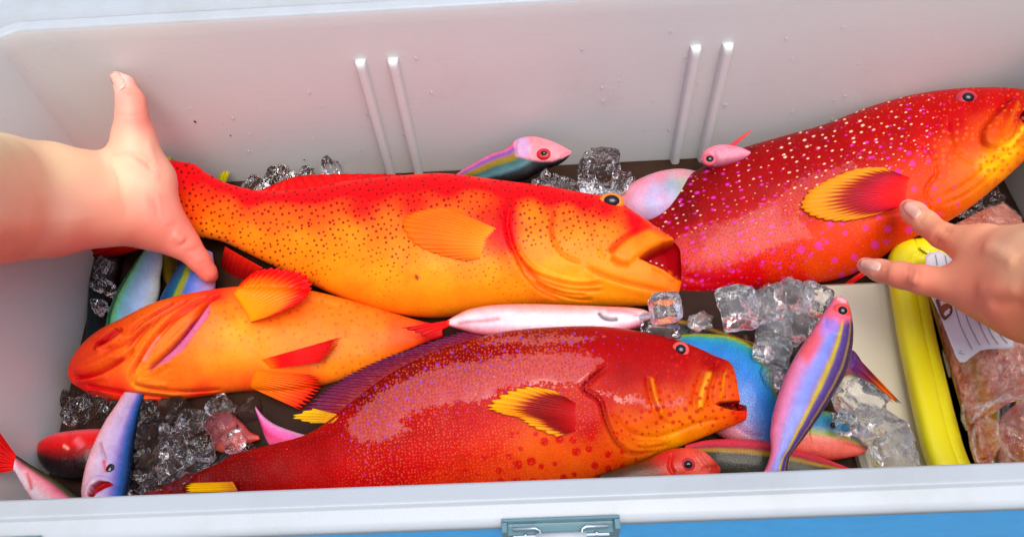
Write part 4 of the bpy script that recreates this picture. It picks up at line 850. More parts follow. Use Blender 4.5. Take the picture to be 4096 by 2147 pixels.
e, b = small('silver pink fish with bright red tail pushed up the left end at the corner', [(52, 1812), (80, 1830), (115, 1853), (170, 1885), (240, 1930), (320, 1990), (380, 2050)], [(46, 1872), (66, 1893), (86, 1930), (110, 1970), (140, 2010), (200, 2060), (300, 2090)], (.030, .020, .010),
    [(0, (30, 40, 24)), (.10, (70, 70, 40)), (.2, (200, 90, 120)), (.4, (225, 150, 165)), (.6, (215, 205, 215)), (.8, (210, 190, 205)), (1, (190, 50, 60))], .5, tints=[([(105, 1885), (118, 1920), (128, 1960)], 9, (205, 30, 40), .8)])
fin('tail_fin', e, b, [(64, 1822), (58, 1845), (52, 1880)], [(-60, 1650), (-30, 1800), (-80, 1905)], .0, .004, [(0, (215, 30, 40)), (.4, (200, 25, 12)), (1, (190, 18, 10))], 8, .0008, .05)
e, b = small('magenta pink fish side showing under the crossed fins of the belly up grouper', [(1022, 1625), (1060, 1668), (1120, 1705), (1230, 1740), (1320, 1752)], [(1055, 1720), (1085, 1790), (1150, 1820), (1230, 1820), (1320, 1810)], (-.002, -.002),
    [(0, (215, 170, 205)), (.2, (225, 110, 180)), (.5, (220, 60, 120)), (.8, (235, 110, 150)), (1, (190, 40, 60))], .5, N=70)
e, b = small('brownish pink fish head under the dark ice in the left gap', [(825, 1725), (858, 1668), (915, 1650), (968, 1690), (1000, 1725), (1036, 1742)], [(832, 1765), (870, 1804), (930, 1812), (972, 1795), (1000, 1772), (1040, 1756)], (-.006, -.006),
    colors=[(850, 1720, 90, 40, 45), (900, 1680, 130, 60, 66), (940, 1720, 190, 90, 90), (980, 1750, 190, 80, 80), (900, 1780, 190, 90, 80), (1030, 1750, 215, 50, 35)], ratio=.5, eyes=[(942, 1708, 12, (20, 10, 12), (60, 24, 24), .6, 1, -.0006)], N=80)
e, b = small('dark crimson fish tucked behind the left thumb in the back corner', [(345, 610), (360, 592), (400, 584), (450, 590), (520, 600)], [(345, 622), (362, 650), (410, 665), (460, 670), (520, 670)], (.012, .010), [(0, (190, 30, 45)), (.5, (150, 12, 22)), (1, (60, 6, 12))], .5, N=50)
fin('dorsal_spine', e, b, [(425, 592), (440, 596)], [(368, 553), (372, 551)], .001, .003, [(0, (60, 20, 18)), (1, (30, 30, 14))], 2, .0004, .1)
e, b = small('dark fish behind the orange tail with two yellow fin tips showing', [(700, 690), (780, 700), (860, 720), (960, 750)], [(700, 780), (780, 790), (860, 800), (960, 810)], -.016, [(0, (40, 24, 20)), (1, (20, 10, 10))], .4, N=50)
fin('fin_tip', e, b, [(868, 725), (885, 735), (895, 745)], [(885, 690), (905, 680), (920, 684)], .016, .018, [(0, (150, 140, 30)), (1, (195, 190, 30))], 3, .0005, .2)
fin('fin_tip', e, b, [(655, 650), (670, 655), (685, 658)], [(655, 622), (670, 615), (684, 622)], .034, .036, [(0, (190, 160, 30)), (1, (200, 190, 40))], 3, .0005, .2)
# yellow striped dark fish beneath the clear ice
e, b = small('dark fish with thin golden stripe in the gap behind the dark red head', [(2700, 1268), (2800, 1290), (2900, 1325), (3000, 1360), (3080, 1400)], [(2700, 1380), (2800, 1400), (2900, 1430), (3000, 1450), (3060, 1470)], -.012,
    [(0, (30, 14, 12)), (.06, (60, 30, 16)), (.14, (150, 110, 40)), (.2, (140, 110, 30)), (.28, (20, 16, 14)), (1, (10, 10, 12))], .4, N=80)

# ================================================================== ARMS (one continuous skin each, from a smooth distance field)
def surface_nets(vals, org, h):
    s = vals < 0
    nx, ny, nz = vals.shape
    c8 = [(a, b, c) for a in (0, 1) for b in (0, 1) for c in (0, 1)]
    cnt = np.zeros((nx - 1, ny - 1, nz - 1), np.int8)
    for a, b, c in c8: cnt += s[a:nx - 1 + a, b:ny - 1 + b, c:nz - 1 + c]
    cells = np.argwhere((cnt > 0) & (cnt < 8))
    pos = np.zeros((len(cells), 3)); num = np.zeros(len(cells))
    for i in range(8):
        for j in range(i + 1, 8):
            a, b = np.array(c8[i]), np.array(c8[j])
            if np.abs(a - b).sum() != 1: continue
            ia = cells + a; ib = cells + b
            va = vals[ia[:, 0], ia[:, 1], ia[:, 2]]; vb = vals[ib[:, 0], ib[:, 1], ib[:, 2]]
            m = (va < 0) != (vb < 0)
            t = np.zeros(len(cells)); t[m] = va[m] / (va[m] - vb[m])
            pos[m] += (a + (b - a) * t[:, None])[m]; num[m] += 1
    V = org + h * (cells + pos / num[:, None])
    idx = -np.ones((nx - 1, ny - 1, nz - 1), int); idx[cells[:, 0], cells[:, 1], cells[:, 2]] = np.arange(len(cells))
    F = []
    for ax in range(3):
        o1, o2 = [(1, 2), (2, 0), (0, 1)][ax]
        sl0 = [slice(None)] * 3; sl1 = [slice(None)] * 3
        sl0[ax] = slice(0, -1); sl1[ax] = slice(1, None)
        ch = s[tuple(sl0)] != s[tuple(sl1)]
        e = np.argwhere(ch)
        ok = (e[:, o1] > 0) & (e[:, o2] > 0) & (e[:, o1] < vals.shape[o1] - 1) & (e[:, o2] < vals.shape[o2] - 1)
        e = e[ok]
        def g(d1, d2):
            q = e.copy(); q[:, o1] -= d1; q[:, o2] -= d2
            return idx[q[:, 0], q[:, 1], q[:, 2]]
        quad = np.stack([g(1, 1), g(0, 1), g(0, 0), g(1, 0)], 1)
        fl = s[e[:, 0], e[:, 1], e[:, 2]]
        quad[~fl] = quad[~fl][:, ::-1]
        F.append(quad[(quad >= 0).all(1)])
    return V, np.vstack(F)
def smin(a, b, k):
    h = np.clip(.5 + .5 * (b - a) / k, 0, 1)
    return b * (1 - h) + a * h - k * h * (1 - h)
def chain_sdf(X, pts, k=.0):
    """pts: list of (u, v, z, radius in photo px)"""
    w = []
    for u, v, z, r in pts:
        p = P(u, v, z); w.append((p, r * np.linalg.norm(p - CAM) / np.linalg.norm(ray(u, v)) / FPX))
    d = None
    if len(w) == 1: return np.linalg.norm(X - w[0][0], axis=-1) - w[0][1]
    for (a, ra), (b, rb) in zip(w, w[1:]):
        ab = b - a; t = np.clip(((X - a) @ ab) / (ab @ ab), 0, 1)
        q = np.linalg.norm(X - a - t[..., None] * ab, axis=-1) - (ra + (rb - ra) * t)
        d = q if d is None else (np.minimum(d, q) if k == 0 else smin(d, q, k))
    return d
def build_skin(palm, fingers, h=.0018, kp=.014, kf=.007, kj=.003):
    allp = []
    for c in palm + fingers:
        for u, v, z, r in c:
            p = P(u, v, z); rr = r * np.linalg.norm(p - CAM) / FPX; allp += [p - rr * 1.3, p + rr * 1.3]
    lo = np.min(allp, 0) - .006; hi = np.max(allp, 0) + .006
    n = np.ceil((hi - lo) / h).astype(int) + 1
    gx = [lo[i] + h * np.arange(n[i]) for i in range(3)]
    X = np.stack(np.meshgrid(*gx, indexing='ij'), -1).astype(np.float32)
    d = None
    for c in palm:
        q = chain_sdf(X, c, .004); d = q if d is None else smin(d, q, kp)
    for c in fingers:
        d = smin(d, chain_sdf(X, c, kj), kf)
    return surface_nets(d, lo, h)
def vnormals(V, F):
    N = np.zeros_like(V); a = np.cross(V[F[:, 2]] - V[F[:, 0]], V[F[:, 3]] - V[F[:, 1]])
    for i in range(4): np.add.at(N, F[:, i], a)
    return N / (np.linalg.norm(N, axis=1, keepdims=True) + 1e-12)
def smooth_mesh(V, F, it=3):
    e = np.vstack([F[:, [0, 1]], F[:, [1, 2]], F[:, [2, 3]], F[:, [3, 0]]])
    for _ in range(it):
        A = np.zeros_like(V); n = np.zeros(len(V))
        np.add.at(A, e[:, 0], V[e[:, 1]]); np.add.at(n, e[:, 0], 1); np.add.at(A, e[:, 1], V[e[:, 0]]); np.add.at(n, e[:, 1], 1)
        V = V * .5 + .5 * A / n[:, None]
    return V
k = NT('skin'); col = k.attr('Col'); o_ = k.obj()
f1 = k.noise(o_, 70, 5, .65); f2 = k.noise(o_, 420, 3, .6)
c1 = k.mix(k.math('MULTIPLY', f1, .16), col, (.80, .26, .16, 1), 'SOFT_LIGHT')
vo = k.n('ShaderNodeTexVoronoi', feature='DISTANCE_TO_EDGE'); vo.inputs['Scale'].default_value = 900; k.l(o_, vo.inputs['Vector'])
k.set(Base_Color=c1, Roughness=k.math('ADD', .38, k.math('MULTIPLY', f2, .2)), Normal=k.bump(f2, .25, .0006, k.bump(vo.outputs['Distance'], .12, .0006)))
k.b.inputs['Subsurface Weight'].default_value = .18; k.b.inputs['Subsurface Radius'].default_value = (1, .35, .2); k.b.inputs['Subsurface Scale'].default_value = .004
k.b.inputs['Specular IOR Level'].default_value = .4
MAT['skin'] = k.m
k = NT('nail'); k.set(Base_Color=k.attr('Col'), Roughness=.22); MAT['nail'] = k.m
def arm(label, palm, fingers, cols, creases, dents=(), nails=()):
    V, F = build_skin(palm, fingers)
    V = smooth_mesh(V, F, 4)
    N = vnormals(V, F); uv, dep = proj(V)
    facing = np.clip(((CAM - V) / np.linalg.norm(CAM - V, axis=1, keepdims=True) * N).sum(1) * 2, 0, 1)
    D = .0009 * (vnoise(V * 70, 2) - .5)
    for kind, pts, wd, dp in creases:
        d, sd, fr = poly_dist(uv, pts); tp = sstep(fr, 0, .15) * (1 - sstep(fr, .85, 1))
        D += (dp if kind == 'ridge' else -dp) * np.exp(-(d / wd) ** 2) * tp * facing
    V = V + N * D[:, None]
    rgb = idw(uv, np.array([list(q[:2]) + list(S(q[2:5])) for q in cols]), 45)
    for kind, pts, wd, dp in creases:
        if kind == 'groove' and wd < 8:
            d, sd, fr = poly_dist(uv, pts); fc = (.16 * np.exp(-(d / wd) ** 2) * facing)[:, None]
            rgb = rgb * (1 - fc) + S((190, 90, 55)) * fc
    rgb = np.clip(rgb * np.array([1.06, 1.13, 1.24]), 0, .92); low = np.clip(.30 - rgb[:, 1:2], 0, .3); rgb[:, 1:2] += low * .35; rgb[:, 2:3] += low * .25
    root = empty('person', V.mean(0), label, 'person')
    o = mesh('arm', V, F, MAT['skin'], root, True, {'Col': ('FLOAT_COLOR', C4(rgb))})
    sel = np.where(facing > .05)[0]
    b = Body(); b.suv = uv[sel]; b.sd = dep[sel]; b.n = NRM
    for (a0, a1, wpx, c0) in nails:       # nail: a curved plate from the cuticle to the free edge
        a0 = np.array(a0, float); a1 = np.array(a1, float); ax = (a1 - a0); L = np.linalg.norm(ax); ax /= L; pp = np.array([-ax[1], ax[0]])
        G = []; rgbn = []
        for i in range(9):
            t = i / 8; wt = wpx * (1 - abs(2 * t - .9) ** 3 * .35)
            for j in range(9):
                s_ = (j / 8 * 2 - 1)
                q = a0 + ax * L * (t - .06 * s_ * s_) + pp * wt * s_
                G.append(surf(b, q[0], q[1], .0007 - .0012 * s_ ** 4 - .0005 * (abs(2 * t - 1) ** 4)))
                rgbn.append(S(c0) * (1 if t < .82 else 1.15))
        Fn = [(i * 9 + j, i * 9 + j + 1, i * 9 + j + 10, i * 9 + j + 9) for i in range(8) for j in range(8)]
        no = mesh('fingernail', G, Fn, MAT['nail'], root, True, {'Col': ('FLOAT_COLOR', C4(np.clip(np.array(rgbn), 0, 1)))})
        sm = no.modifiers.new('thick', 'SOLIDIFY'); sm.thickness = .0006; sm.offset = -1
    return root
# left arm: forearm, wrist, thumb up against the wall, forefinger pressing down under the tail, the others closing behind it
arm('bare forearm reaching in from the left, hand gripping the tail of the orange grouper',
    [[(-1300, 655, .205, 205), (-300, 690, .190, 178), (0, 693, .112, 152), (200, 706, .088, 132), (420, 722, .066, 104), (540, 735, .056, 100)],
     [(-1300, 990, .205, 205), (-300, 935, .190, 178), (0, 898, .112, 152), (200, 894, .088, 132), (420, 878, .064, 106), (560, 868, .052, 100)],
     [(-300, 812, .178, 200), (0, 795, .100, 190), (420, 800, .056, 130), (520, 800, .050, 110)],
     [(545, 650, .066, 84), (590, 720, .058, 100), (616, 830, .048, 86), (650, 895, .042, 80), (690, 935, .036, 66)],
     [(560, 880, .048, 90), (620, 915, .042, 62), (660, 930, .038, 58)]],
    [[(545, 640, .070, 98), (534, 545, .080, 82), (529, 470, .090, 60), (524, 405, .096, 55), (500, 342, .100, 42), (466, 308, .102, 28)],
     [(690, 930, .036, 62), (745, 985, .030, 56), (795, 1040, .022, 44), (835, 1092, .014, 34), (848, 1108, .010, 26)],
     [(640, 860, .036, 60), (700, 890, .018, 50), (760, 905, -.004, 44), (800, 890, -.018, 36)],
     [(630, 800, .036, 58), (690, 820, .014, 50), (740, 830, -.010, 42), (775, 820, -.022, 34)],
     [(620, 745, .038, 52), (670, 760, .016, 44), (710, 765, -.006, 38), (735, 755, -.018, 30)]],
    [(0, 600, 250, 196, 140), (0, 800, 246, 180, 140), (0, 1000, 230, 140, 112), (250, 650, 246, 196, 146), (250, 850, 242, 172, 134), (300, 980, 226, 125, 100), (480, 700, 246, 185, 142), (480, 880, 238, 155, 120), (600, 700, 244, 175, 140), (640, 840, 236, 145, 118), (700, 940, 234, 128, 104), (780, 1020, 232, 118, 96), (840, 1100, 228, 92, 72), (540, 560, 248, 185, 145), (520, 470, 244, 160, 130), (525, 370, 236, 140, 112), (480, 320, 246, 190, 170), (580, 960, 224, 120, 92), (570, 480, 232, 125, 105)],
    [('groove', [(452, 618), (520, 622), (570, 648), (620, 690)], 6, .0009), ('groove', [(520, 614), (570, 640), (610, 668)], 5, .0006), ('groove', [(545, 632), (600, 672), (650, 740)], 4, .0005), ('ridge', [(575, 770), (590, 820), (588, 850)], 9, .0004), ('ridge', [(600, 800), (612, 840), (610, 870)], 8, .0004), ('ridge', [(628, 760), (640, 820), (645, 880)], 8, .0004), ('groove', [(480, 700), (500, 790), (505, 880)], 14, .0004), ('ridge', [(120, 780), (300, 800), (480, 800)], 26, .0005), ('ridge', [(60, 900), (260, 880), (430, 860)], 12, .0003), ('ridge', [(560, 790), (590, 850), (600, 910)], 22, .0004), ('groove', [(610, 780), (635, 850), (650, 910)], 14, .0003),
     ('groove', [(475, 362), (505, 352), (540, 360)], 6, .0010), ('groove', [(470, 376), (510, 370), (560, 378)], 5, .0006), ('groove', [(470, 452), (520, 462), (580, 452)], 6, .0005), ('ridge', [(690, 935), (712, 950), (735, 968)], 20, .0020), ('groove', [(664, 905), (690, 900), (712, 890)], 6, .0007), ('groove', [(700, 990), (735, 972), (765, 948)], 5, .0007), ('groove', [(586, 628), (622, 672), (650, 720)], 4, .0007), ('groove', [(500, 606), (556, 616), (600, 640)], 4, .0006), ('groove', [(440, 640), (470, 720), (478, 800)], 5, .0004), ('ridge', [(590, 560), (612, 640), (640, 720)], 14, .0008), ('groove', [(742, 1010), (775, 1000), (800, 985)], 6, .0008), ('groove', [(790, 1062), (812, 1052), (830, 1040)], 5, .0006)],
    nails=[((490, 352), (450, 290), 25, (240, 182, 160))])
# right hand: back of the hand, forefinger and middle finger spread on the red fish, ring finger, little finger and thumb folded under
arm('bare hand from the right, two fingers spread on the belly of the red grouper',
    [[(6700, 1420, .205, 370), (5200, 1260, .166, 285), (4650, 1195, .140, 245), (4420, 1160, .128, 235), (4230, 1125, .106, 228)],
     [(4230, 1090, .104, 200), (4060, 1050, .092, 140), (3955, 1000, .084, 88)],
     [(4230, 1150, .100, 205), (4060, 1150, .088, 150), (3930, 1150, .080, 92)],
     [(4200, 1240, .100, 150), (4070, 1232, .093, 98), (3990, 1205, .084, 72)],
     [(3925, 1000, .080, 70), (3915, 1140, .078, 82)]],
    [[(3940, 985, .084, 68), (3845, 968, .076, 62), (3770, 942, .070, 53), (3700, 890, .060, 50), (3655, 852, .052, 46), (3632, 830, .048, 36)],
     [(3920, 1150, .080, 84), (3800, 1138, .072, 66), (3690, 1116, .066, 58), (3600, 1100, .058, 52), (3520, 1082, .048, 46), (3458, 1060, .040, 35)],
     [(3985, 1210, .074, 66), (3930, 1225, .056, 56), (3950, 1200, .040, 48), (4010, 1190, .040, 40)],
     [(4040, 1250, .074, 56), (4000, 1265, .058, 48), (4020, 1240, .046, 42), (4070, 1230, .046, 36)],
     [(4120, 960, .086, 74), (4020, 958, .070, 56), (3960, 965, .054, 46), (3930, 1000, .044, 38)]],
    [(3620, 815, 246, 170, 140), (3680, 870, 246, 165, 120), (3770, 930, 240, 150, 105), (3740, 975, 226, 115, 85), (3860, 965, 246, 160, 112), (3930, 985, 240, 140, 102), (3460, 1050, 246, 170, 140), (3560, 1080, 244, 155, 115), (3660, 1120, 232, 130, 95), (3780, 1130, 246, 155, 110), (3880, 1150, 238, 140, 102), (3560, 1130, 226, 110, 85), (3750, 1195, 222, 105, 80), (3920, 1180, 232, 130, 95), (4000, 1000, 250, 180, 130), (4060, 1080, 248, 172, 122), (4000, 1250, 236, 130, 88), (4080, 1250, 240, 140, 92), (4080, 920, 248, 176, 128), (3990, 1290, 226, 115, 80)],
    [('groove', [(3738, 985), (3762, 950), (3790, 905)], 6, .0010), ('groove', [(3752, 990), (3780, 955), (3806, 915)], 5, .0007), ('groove', [(3724, 975), (3748, 938), (3775, 900)], 5, .0006), ('ridge', [(3760, 960), (3776, 925)], 22, .0012), ('groove', [(3668, 895), (3690, 868), (3706, 845)], 6, .0006),
     ('groove', [(3640, 1160), (3650, 1115), (3652, 1070)], 6, .0010), ('groove', [(3660, 1165), (3672, 1120), (3676, 1072)], 5, .0008), ('groove', [(3622, 1152), (3630, 1110), (3634, 1068)], 5, .0006), ('ridge', [(3652, 1140), (3660, 1095)], 24, .0012), ('groove', [(3540, 1115), (3546, 1085), (3550, 1062)], 6, .0006),
     ('ridge', [(3925, 985), (3990, 1010), (4070, 1050)], 30, .0014), ('ridge', [(3900, 1160), (4000, 1160), (4090, 1160)], 34, .0014), ('groove', [(3960, 1215), (4040, 1210), (4100, 1205)], 22, .0014)],
    nails=[((3672, 862), (3616, 812), 26, (246, 188, 165)), ((3520, 1068), (3436, 1050), 25, (246, 190, 168))])

# ================================================================== YELLOW TRAY, BAIT BAG, LABEL
k = NT('yellow_plastic'); o_ = k.obj(); f1 = k.noise(o_, 30, 4)
k.set(Base_Color=k.mix(f1, S4((232, 218, 8)), S4((244, 236, 22))), Roughness=.36, Normal=k.bump(k.noise(o_, 400, 2), .05, .001))
k.b.inputs['Subsurface Weight'].default_value = .0; MAT['yellow'] = k.m
ZT = .014
tray = empty('tray', P(3900, 1500, 0), 'bright yellow plastic tray with a ribbed rim at the right end', 'tray')
cl = [P(u, v, ZT) for u, v in ((3880, 2020), (3812, 1820), (3765, 1660), (3722, 1480), (3688, 1330), (3660, 1180), (3640, 1070))]
cl += [P(u, v, ZT) for u, v in ((3640, 1022), (3668, 1000), (3720, 996))]
xr2 = XR - .016
pth = [tuple(p[:2]) for p in cl]
pth = [(pth[0][0] + .004, YF + .012)] + pth[1:]
pth += [(xr2 - .012, pth[-1][1] + .006), (xr2, pth[-1][1] - .006), (xr2, YF + .03), (xr2 - .012, YF + .012)]
pth = np.array(pth)
pc = np.vstack([pth, pth[:1]]); pc = cr(pc, 161)[:-1]
tn = np.roll(pc, -1, 0) - np.roll(pc, 1, 0); tn /= np.linalg.norm(tn, axis=1, keepdims=True)
out = np.stack([-tn[:, 1], tn[:, 0]], 1)     # path runs clockwise seen from above -> left is outside
hw = .0108
prof = [(hw - .006, -.0175), (hw, -.010), (hw + .0004, -.004), (hw - .0006, -.0012), (hw - .0026, .0002), (hw - .0070, .0006), (hw - .0112, .0003), (hw - .0120, -.0004), (hw - .0126, -.0012), (hw - .0134, -.0010), (hw - .0142, -.0006), (hw - .0170, -.0014), (-hw + .0018, -.0034), (-hw, -.0056), (-hw - .001, -.0145), (-hw - .004, -.0165)]
V = []; F = []; n_ = len(pc); m_ = len(prof)
for i in range(n_):
    for a, z in prof: V.append((pc[i][0] + out[i][0] * a, pc[i][1] + out[i][1] * a, ZT + z))
for i in range(n_):
    i2 = (i + 1) % n_
    for j in range(m_ - 1): F.append((i * m_ + j, i * m_ + j + 1, i2 * m_ + j + 1, i2 * m_ + j))
F.append(tuple(i * m_ + m_ - 1 for i in range(n_)))
mesh('rim', V, F, MAT['yellow'], tray)

# bait: lumpy pink mince under a crinkled clear film
bag = empty('bait_bag', P(4000, 1550, .03), 'clear crinkled plastic bag of pink minced bait in the yellow tray', 'bag')
k = NT('pink_mince'); o_ = k.obj()
vo = k.n('ShaderNodeTexVoronoi'); vo.inputs['Scale'].default_value = 210; k.l(o_, vo.inputs['Vector'])
f1 = k.noise(o_, 160, 5, .7); f2 = k.noise(o_, 30, 4)
c1 = k.mix(k.ramp(f1, .35, .68), S4((224, 118, 92)), S4((252, 205, 185))); c1 = k.mix(k.ramp(f2, .45, .65), c1, S4((240, 150, 100)))
f3 = k.ramp(k.noise(o_, 520, 2), .70, .76)
c1 = k.mix(f3, c1, S4((150, 56, 44)))
k.set(Base_Color=c1, Roughness=.4, Normal=k.bump(vo.outputs['Distance'], .7, .003, k.bump(f1, .6, .003))); MAT['mince'] = k.m
k = NT('bag_film'); o_ = k.obj()
tr = k.n('ShaderNodeBsdfTransparent'); gl = k.n('ShaderNodeBsdfGlossy'); gl.inputs['Roughness'].default_value = .12
fr = k.n('ShaderNodeLayerWeight'); fr.inputs['Blend'].default_value = .35
nb = k.bump(k.noise(o_, 130, 4, .65), .6, .004); k.l(nb, gl.inputs['Normal']); k.l(nb, fr.inputs['Normal'])
mx_ = k.n('ShaderNodeMixShader'); k.l(k.math('ADD', .08, k.math('MULTIPLY', fr.outputs['Facing'], .75)), mx_.inputs[0]); k.l(tr.outputs[0], mx_.inputs[1]); k.l(gl.outputs[0], mx_.inputs[2])
tr.inputs['Color'].default_value = (.97, .95, .93, 1); k.l(mx_.outputs[0], k.out.inputs[0]); MAT['film'] = k.m
k = NT('folded_film'); tr = k.n('ShaderNodeBsdfTransparent'); mx_ = k.n('ShaderNodeMixShader'); o_ = k.obj()
k.set(Base_Color=(.86, .78, .72, 1), Roughness=.15, Normal=k.bump(k.noise(o_, 260, 4), .5, .003))
k.l(k.math('ADD', .12, k.math('MULTIPLY', k.ramp(k.noise(o_, 300, 4, .6), .35, .65), .45)), mx_.inputs[0]); k.l(tr.outputs[0], mx_.inputs[1]); k.l(k.b.outputs[0], mx_.inputs[2]); k.l(mx_.outputs[0], k.out.inputs[0]); MAT['fold'] = k.m
pin = pc - out * (hw + .0015)
cen_t = pc.mean(0)
from math import hypot
def patch(name, px_poly, hfun, mat, parent, n=70, z0=.02, amp=.0, seed=1, sides=True):
    """lumpy closed mound over a pixel outline; hfun(uv) -> height"""
    poly = np.array(px_poly, float); c = poly.mean(0)
    pl = cr(np.vstack([poly, poly[:1]]), 97)[:-1]
    V = []; uvs = []
    for i in range(n + 1):
        t = i / n
        for q in pl: uvs.append(c + (q - c) * t)
    uvs = np.array(uvs); hh = hfun(uvs, np.repeat(np.linspace(0, 1, n + 1), len(pl)))
    base = np.array([P(u, v, z0) for u, v in uvs])
    V = base + np.c_[np.zeros((len(base), 2)), hh]
    m = len(pl); F = [(i * m + j, (i + 1) * m + j, (i + 1) * m + (j + 1) % m, i * m + (j + 1) % m) for i in range(n) for j in range(m)]
    if sides:
        o = len(V); V = np.vstack([V, V[n * m:] * [1, 1, 0] + [0, 0, z0 - .0045 if z0 > 0 else z0 - .002]])
        F += [(n * m + j, o + j, o + (j + 1) % m, n * m + (j + 1) % m) for j in range(m)]
    return mesh(name, V, F, mat, parent)
def mound(h, lump, seed, edge=.25):
    def f(uv, t):
        q = np.c_[uv / 42.0, uv[:, :1] * 0]
        return h * (1 - sstep(t, 1 - edge, 1) * .9) + lump * (vnoise(q, seed) - .5) + lump * .6 * (vnoise(q * 2.3, seed + 1) - .5) + lump * .35 * (vnoise(q * 5, seed + 2) - .5)
    return f
patch('mince', [(3722, 1090), (3760, 1030), (3900, 1010), (4120, 1010), (4300, 1100), (4330, 1400), (4200, 1560), (4050, 1600), (3960, 1660), (3880, 1660), (3820, 1480), (3768, 1300)], mound(.014, .0045, 3), MAT['mince'], bag, z0=.002)
patch('mince', [(3985, 1700), (4060, 1620), (4200, 1590), (4400, 1640), (4420, 1900), (4200, 1960), (4060, 1940), (4010, 1850)], mound(.016, .005, 9), MAT['mince'], bag, z0=.002)
patch('mince', [(3870, 1690), (3930, 1672), (3975, 1700), (3990, 1780), (3970, 1840), (3910, 1850), (3885, 1780)], mound(.008, .003, 13), MAT['mince'], bag, n=40, z0=-.001)
def crinkle(h, seed):
    def f(uv, t):
        a = np.abs(vnoise(np.c_[uv / 60.0, uv[:, :1] * 0 + seed], seed) - .5); b_ = np.abs(vnoise(np.c_[uv @ np.array([[.8, .6], [-.6, .8]]) / np.array([26., 70.]), uv[:, :1] * 0], seed + 4) - .5)
        return h - .006 * a - .005 * b_ - sstep(t, .8, 1) * .012
    return f
patch('plastic_film', [(3735, 1080), (3780, 1022), (3900, 1000), (4130, 1000), (4330, 1090), (4380, 1400), (4440, 1650), (4440, 1950), (4200, 1985), (3960, 1900), (3915, 1850), (3868, 1640), (3815, 1450), (3770, 1280)], crinkle(.0245, 2), MAT['film'], bag, n=110, z0=.002, sides=False)
# folds of the film gathered in the middle
V, F = [], []
def strip(pts, wpx, h0, h1, seed):
    p = cr(pts, 40); o = len(V)
    for i, q in enumerate(p):
        t = p[min(i + 1, 39)] - p[max(i - 1, 0)]; t /= np.linalg.norm(t); nn = np.array([-t[1], t[0]])
        for j in range(7):
            s_ = j / 6 * 2 - 1; uq = q + nn * s_ * wpx * (.5 + .5 * math.sin(math.pi * i / 39))
            V.append(tuple(P(uq[0], uq[1], .022 + h0 + (h1 - h0) * (1 - s_ * s_) + .0012 * math.sin(i * .9 + seed + j))))
    for i in range(39):
        for j in range(6): F.append((o + i * 7 + j, o + (i + 1) * 7 + j, o + (i + 1) * 7 + j + 1, o + i * 7 + j + 1))
strip([(3880, 1690), (3940, 1625), (4030, 1590), (4130, 1580)], 16, 0, .004, 1)
strip([(3870, 1640), (3960, 1610), (4060, 1560), (4140, 1500)], 12, .0, .003, 2)
strip([(3900, 1700), (3890, 1770), (3912, 1850)], 14, -.004, .001, 3)
strip([(3995, 1640), (3990, 1740), (4040, 1820), (4130, 1880)], 10, 0, .003, 4)
strip([(3860, 1580), (3850, 1660), (3868, 1720)], 9, -.006, -.002, 5)
strip([(3770, 1400), (3790, 1470), (3800, 1510)], 7, -.006, -.003, 6)
strip([(3940, 1660), (3960, 1690), (3990, 1700)], 12, 0, .004, 7)
mesh('film_fold', V, F, MAT['fold'], bag)
# frozen pink slab behind the hand
slab = empty('bait_slab', P(3950, 880, .01), 'flat frozen pink bait slab in clear wrap behind the right hand', 'bait')
a_ = [P(3800, 905, .012), P(3915, 845, .012), P(4010, 800, .012), P(4090, 868, .012), P(4120, 1000, .012), P(3830, 1010, .012)]
V = [tuple(p) for p in a_] + [tuple(p - np.array([0, 0, .016])) for p in a_]; m6 = len(a_)
ctr = np.mean(a_, 0)
V = [tuple(ctr + (np.array(p) - ctr) * np.array([.96, .96, 1])) for p in V[:m6]] + [tuple(np.array(p) - np.array([0, 0, .002])) for p in V[:m6]] + V[m6:]
F = [tuple(range(m6))[::-1]] + [(r * m6 + j, r * m6 + (j + 1) % m6, (r + 1) * m6 + (j + 1) % m6, (r + 1) * m6 + j) for r in range(2) for j in range(m6)]
k = NT('pink_slab'); o_ = k.obj()
f1 = k.noise(o_, 70, 5, .7)
k.set(Base_Color=k.mix(k.ramp(f1, .35, .7), S4((190, 96, 70)), S4((226, 160, 138))), Roughness=.25, Normal=k.bump(f1, .3, .002)); k.b.inputs['Coat Weight'].default_value = .5
mesh('slab', V, F, k.m, slab, False)
V2 = [tuple(np.array(p) + np.array([0, 0, .0012])) for p in V[:m6]]
mesh('wrap', V2, [tuple(range(m6))[::-1]], MAT['film'], slab, False)

# white paper label on the bag, with its brown emblem and thin print lines
lab = empty('paper_label', P(3880, 1250, .05), 'torn white paper label with brown emblem lying on the bait bag', 'label')
k = NT('label_paper'); o_ = k.obj()
k.set(Base_Color=k.mix(k.noise(o_, 50, 4), (.74, .75, .80, 1), (.82, .83, .86, 1)), Roughness=.55, Normal=k.bump(k.noise(o_, 90, 3), .35, .002)); MAT['paper'] = k.m
lo = [(3702, 1022), (3718, 1010), (3738, 1008), (3752, 1002), (3790, 1020), (3846, 1056), (3900, 1120), (3960, 1180), (4000, 1280), (4018, 1306), (4056, 1372), (4058, 1390), (4040, 1394), (3950, 1396), (3920, 1402), (3880, 1432), (3862, 1448), (3840, 1448), (3826, 1430), (3790, 1340), (3760, 1260), (3726, 1190), (3700, 1120)]
def labz(u, v):
    return .0262 + .0012 * math.sin((u - 3700) / 60.0 + v / 140.0) + .0009 * math.sin(v / 48.0 - u / 90.0) - .0022 * max(0, (v - 1380) / 60.0)
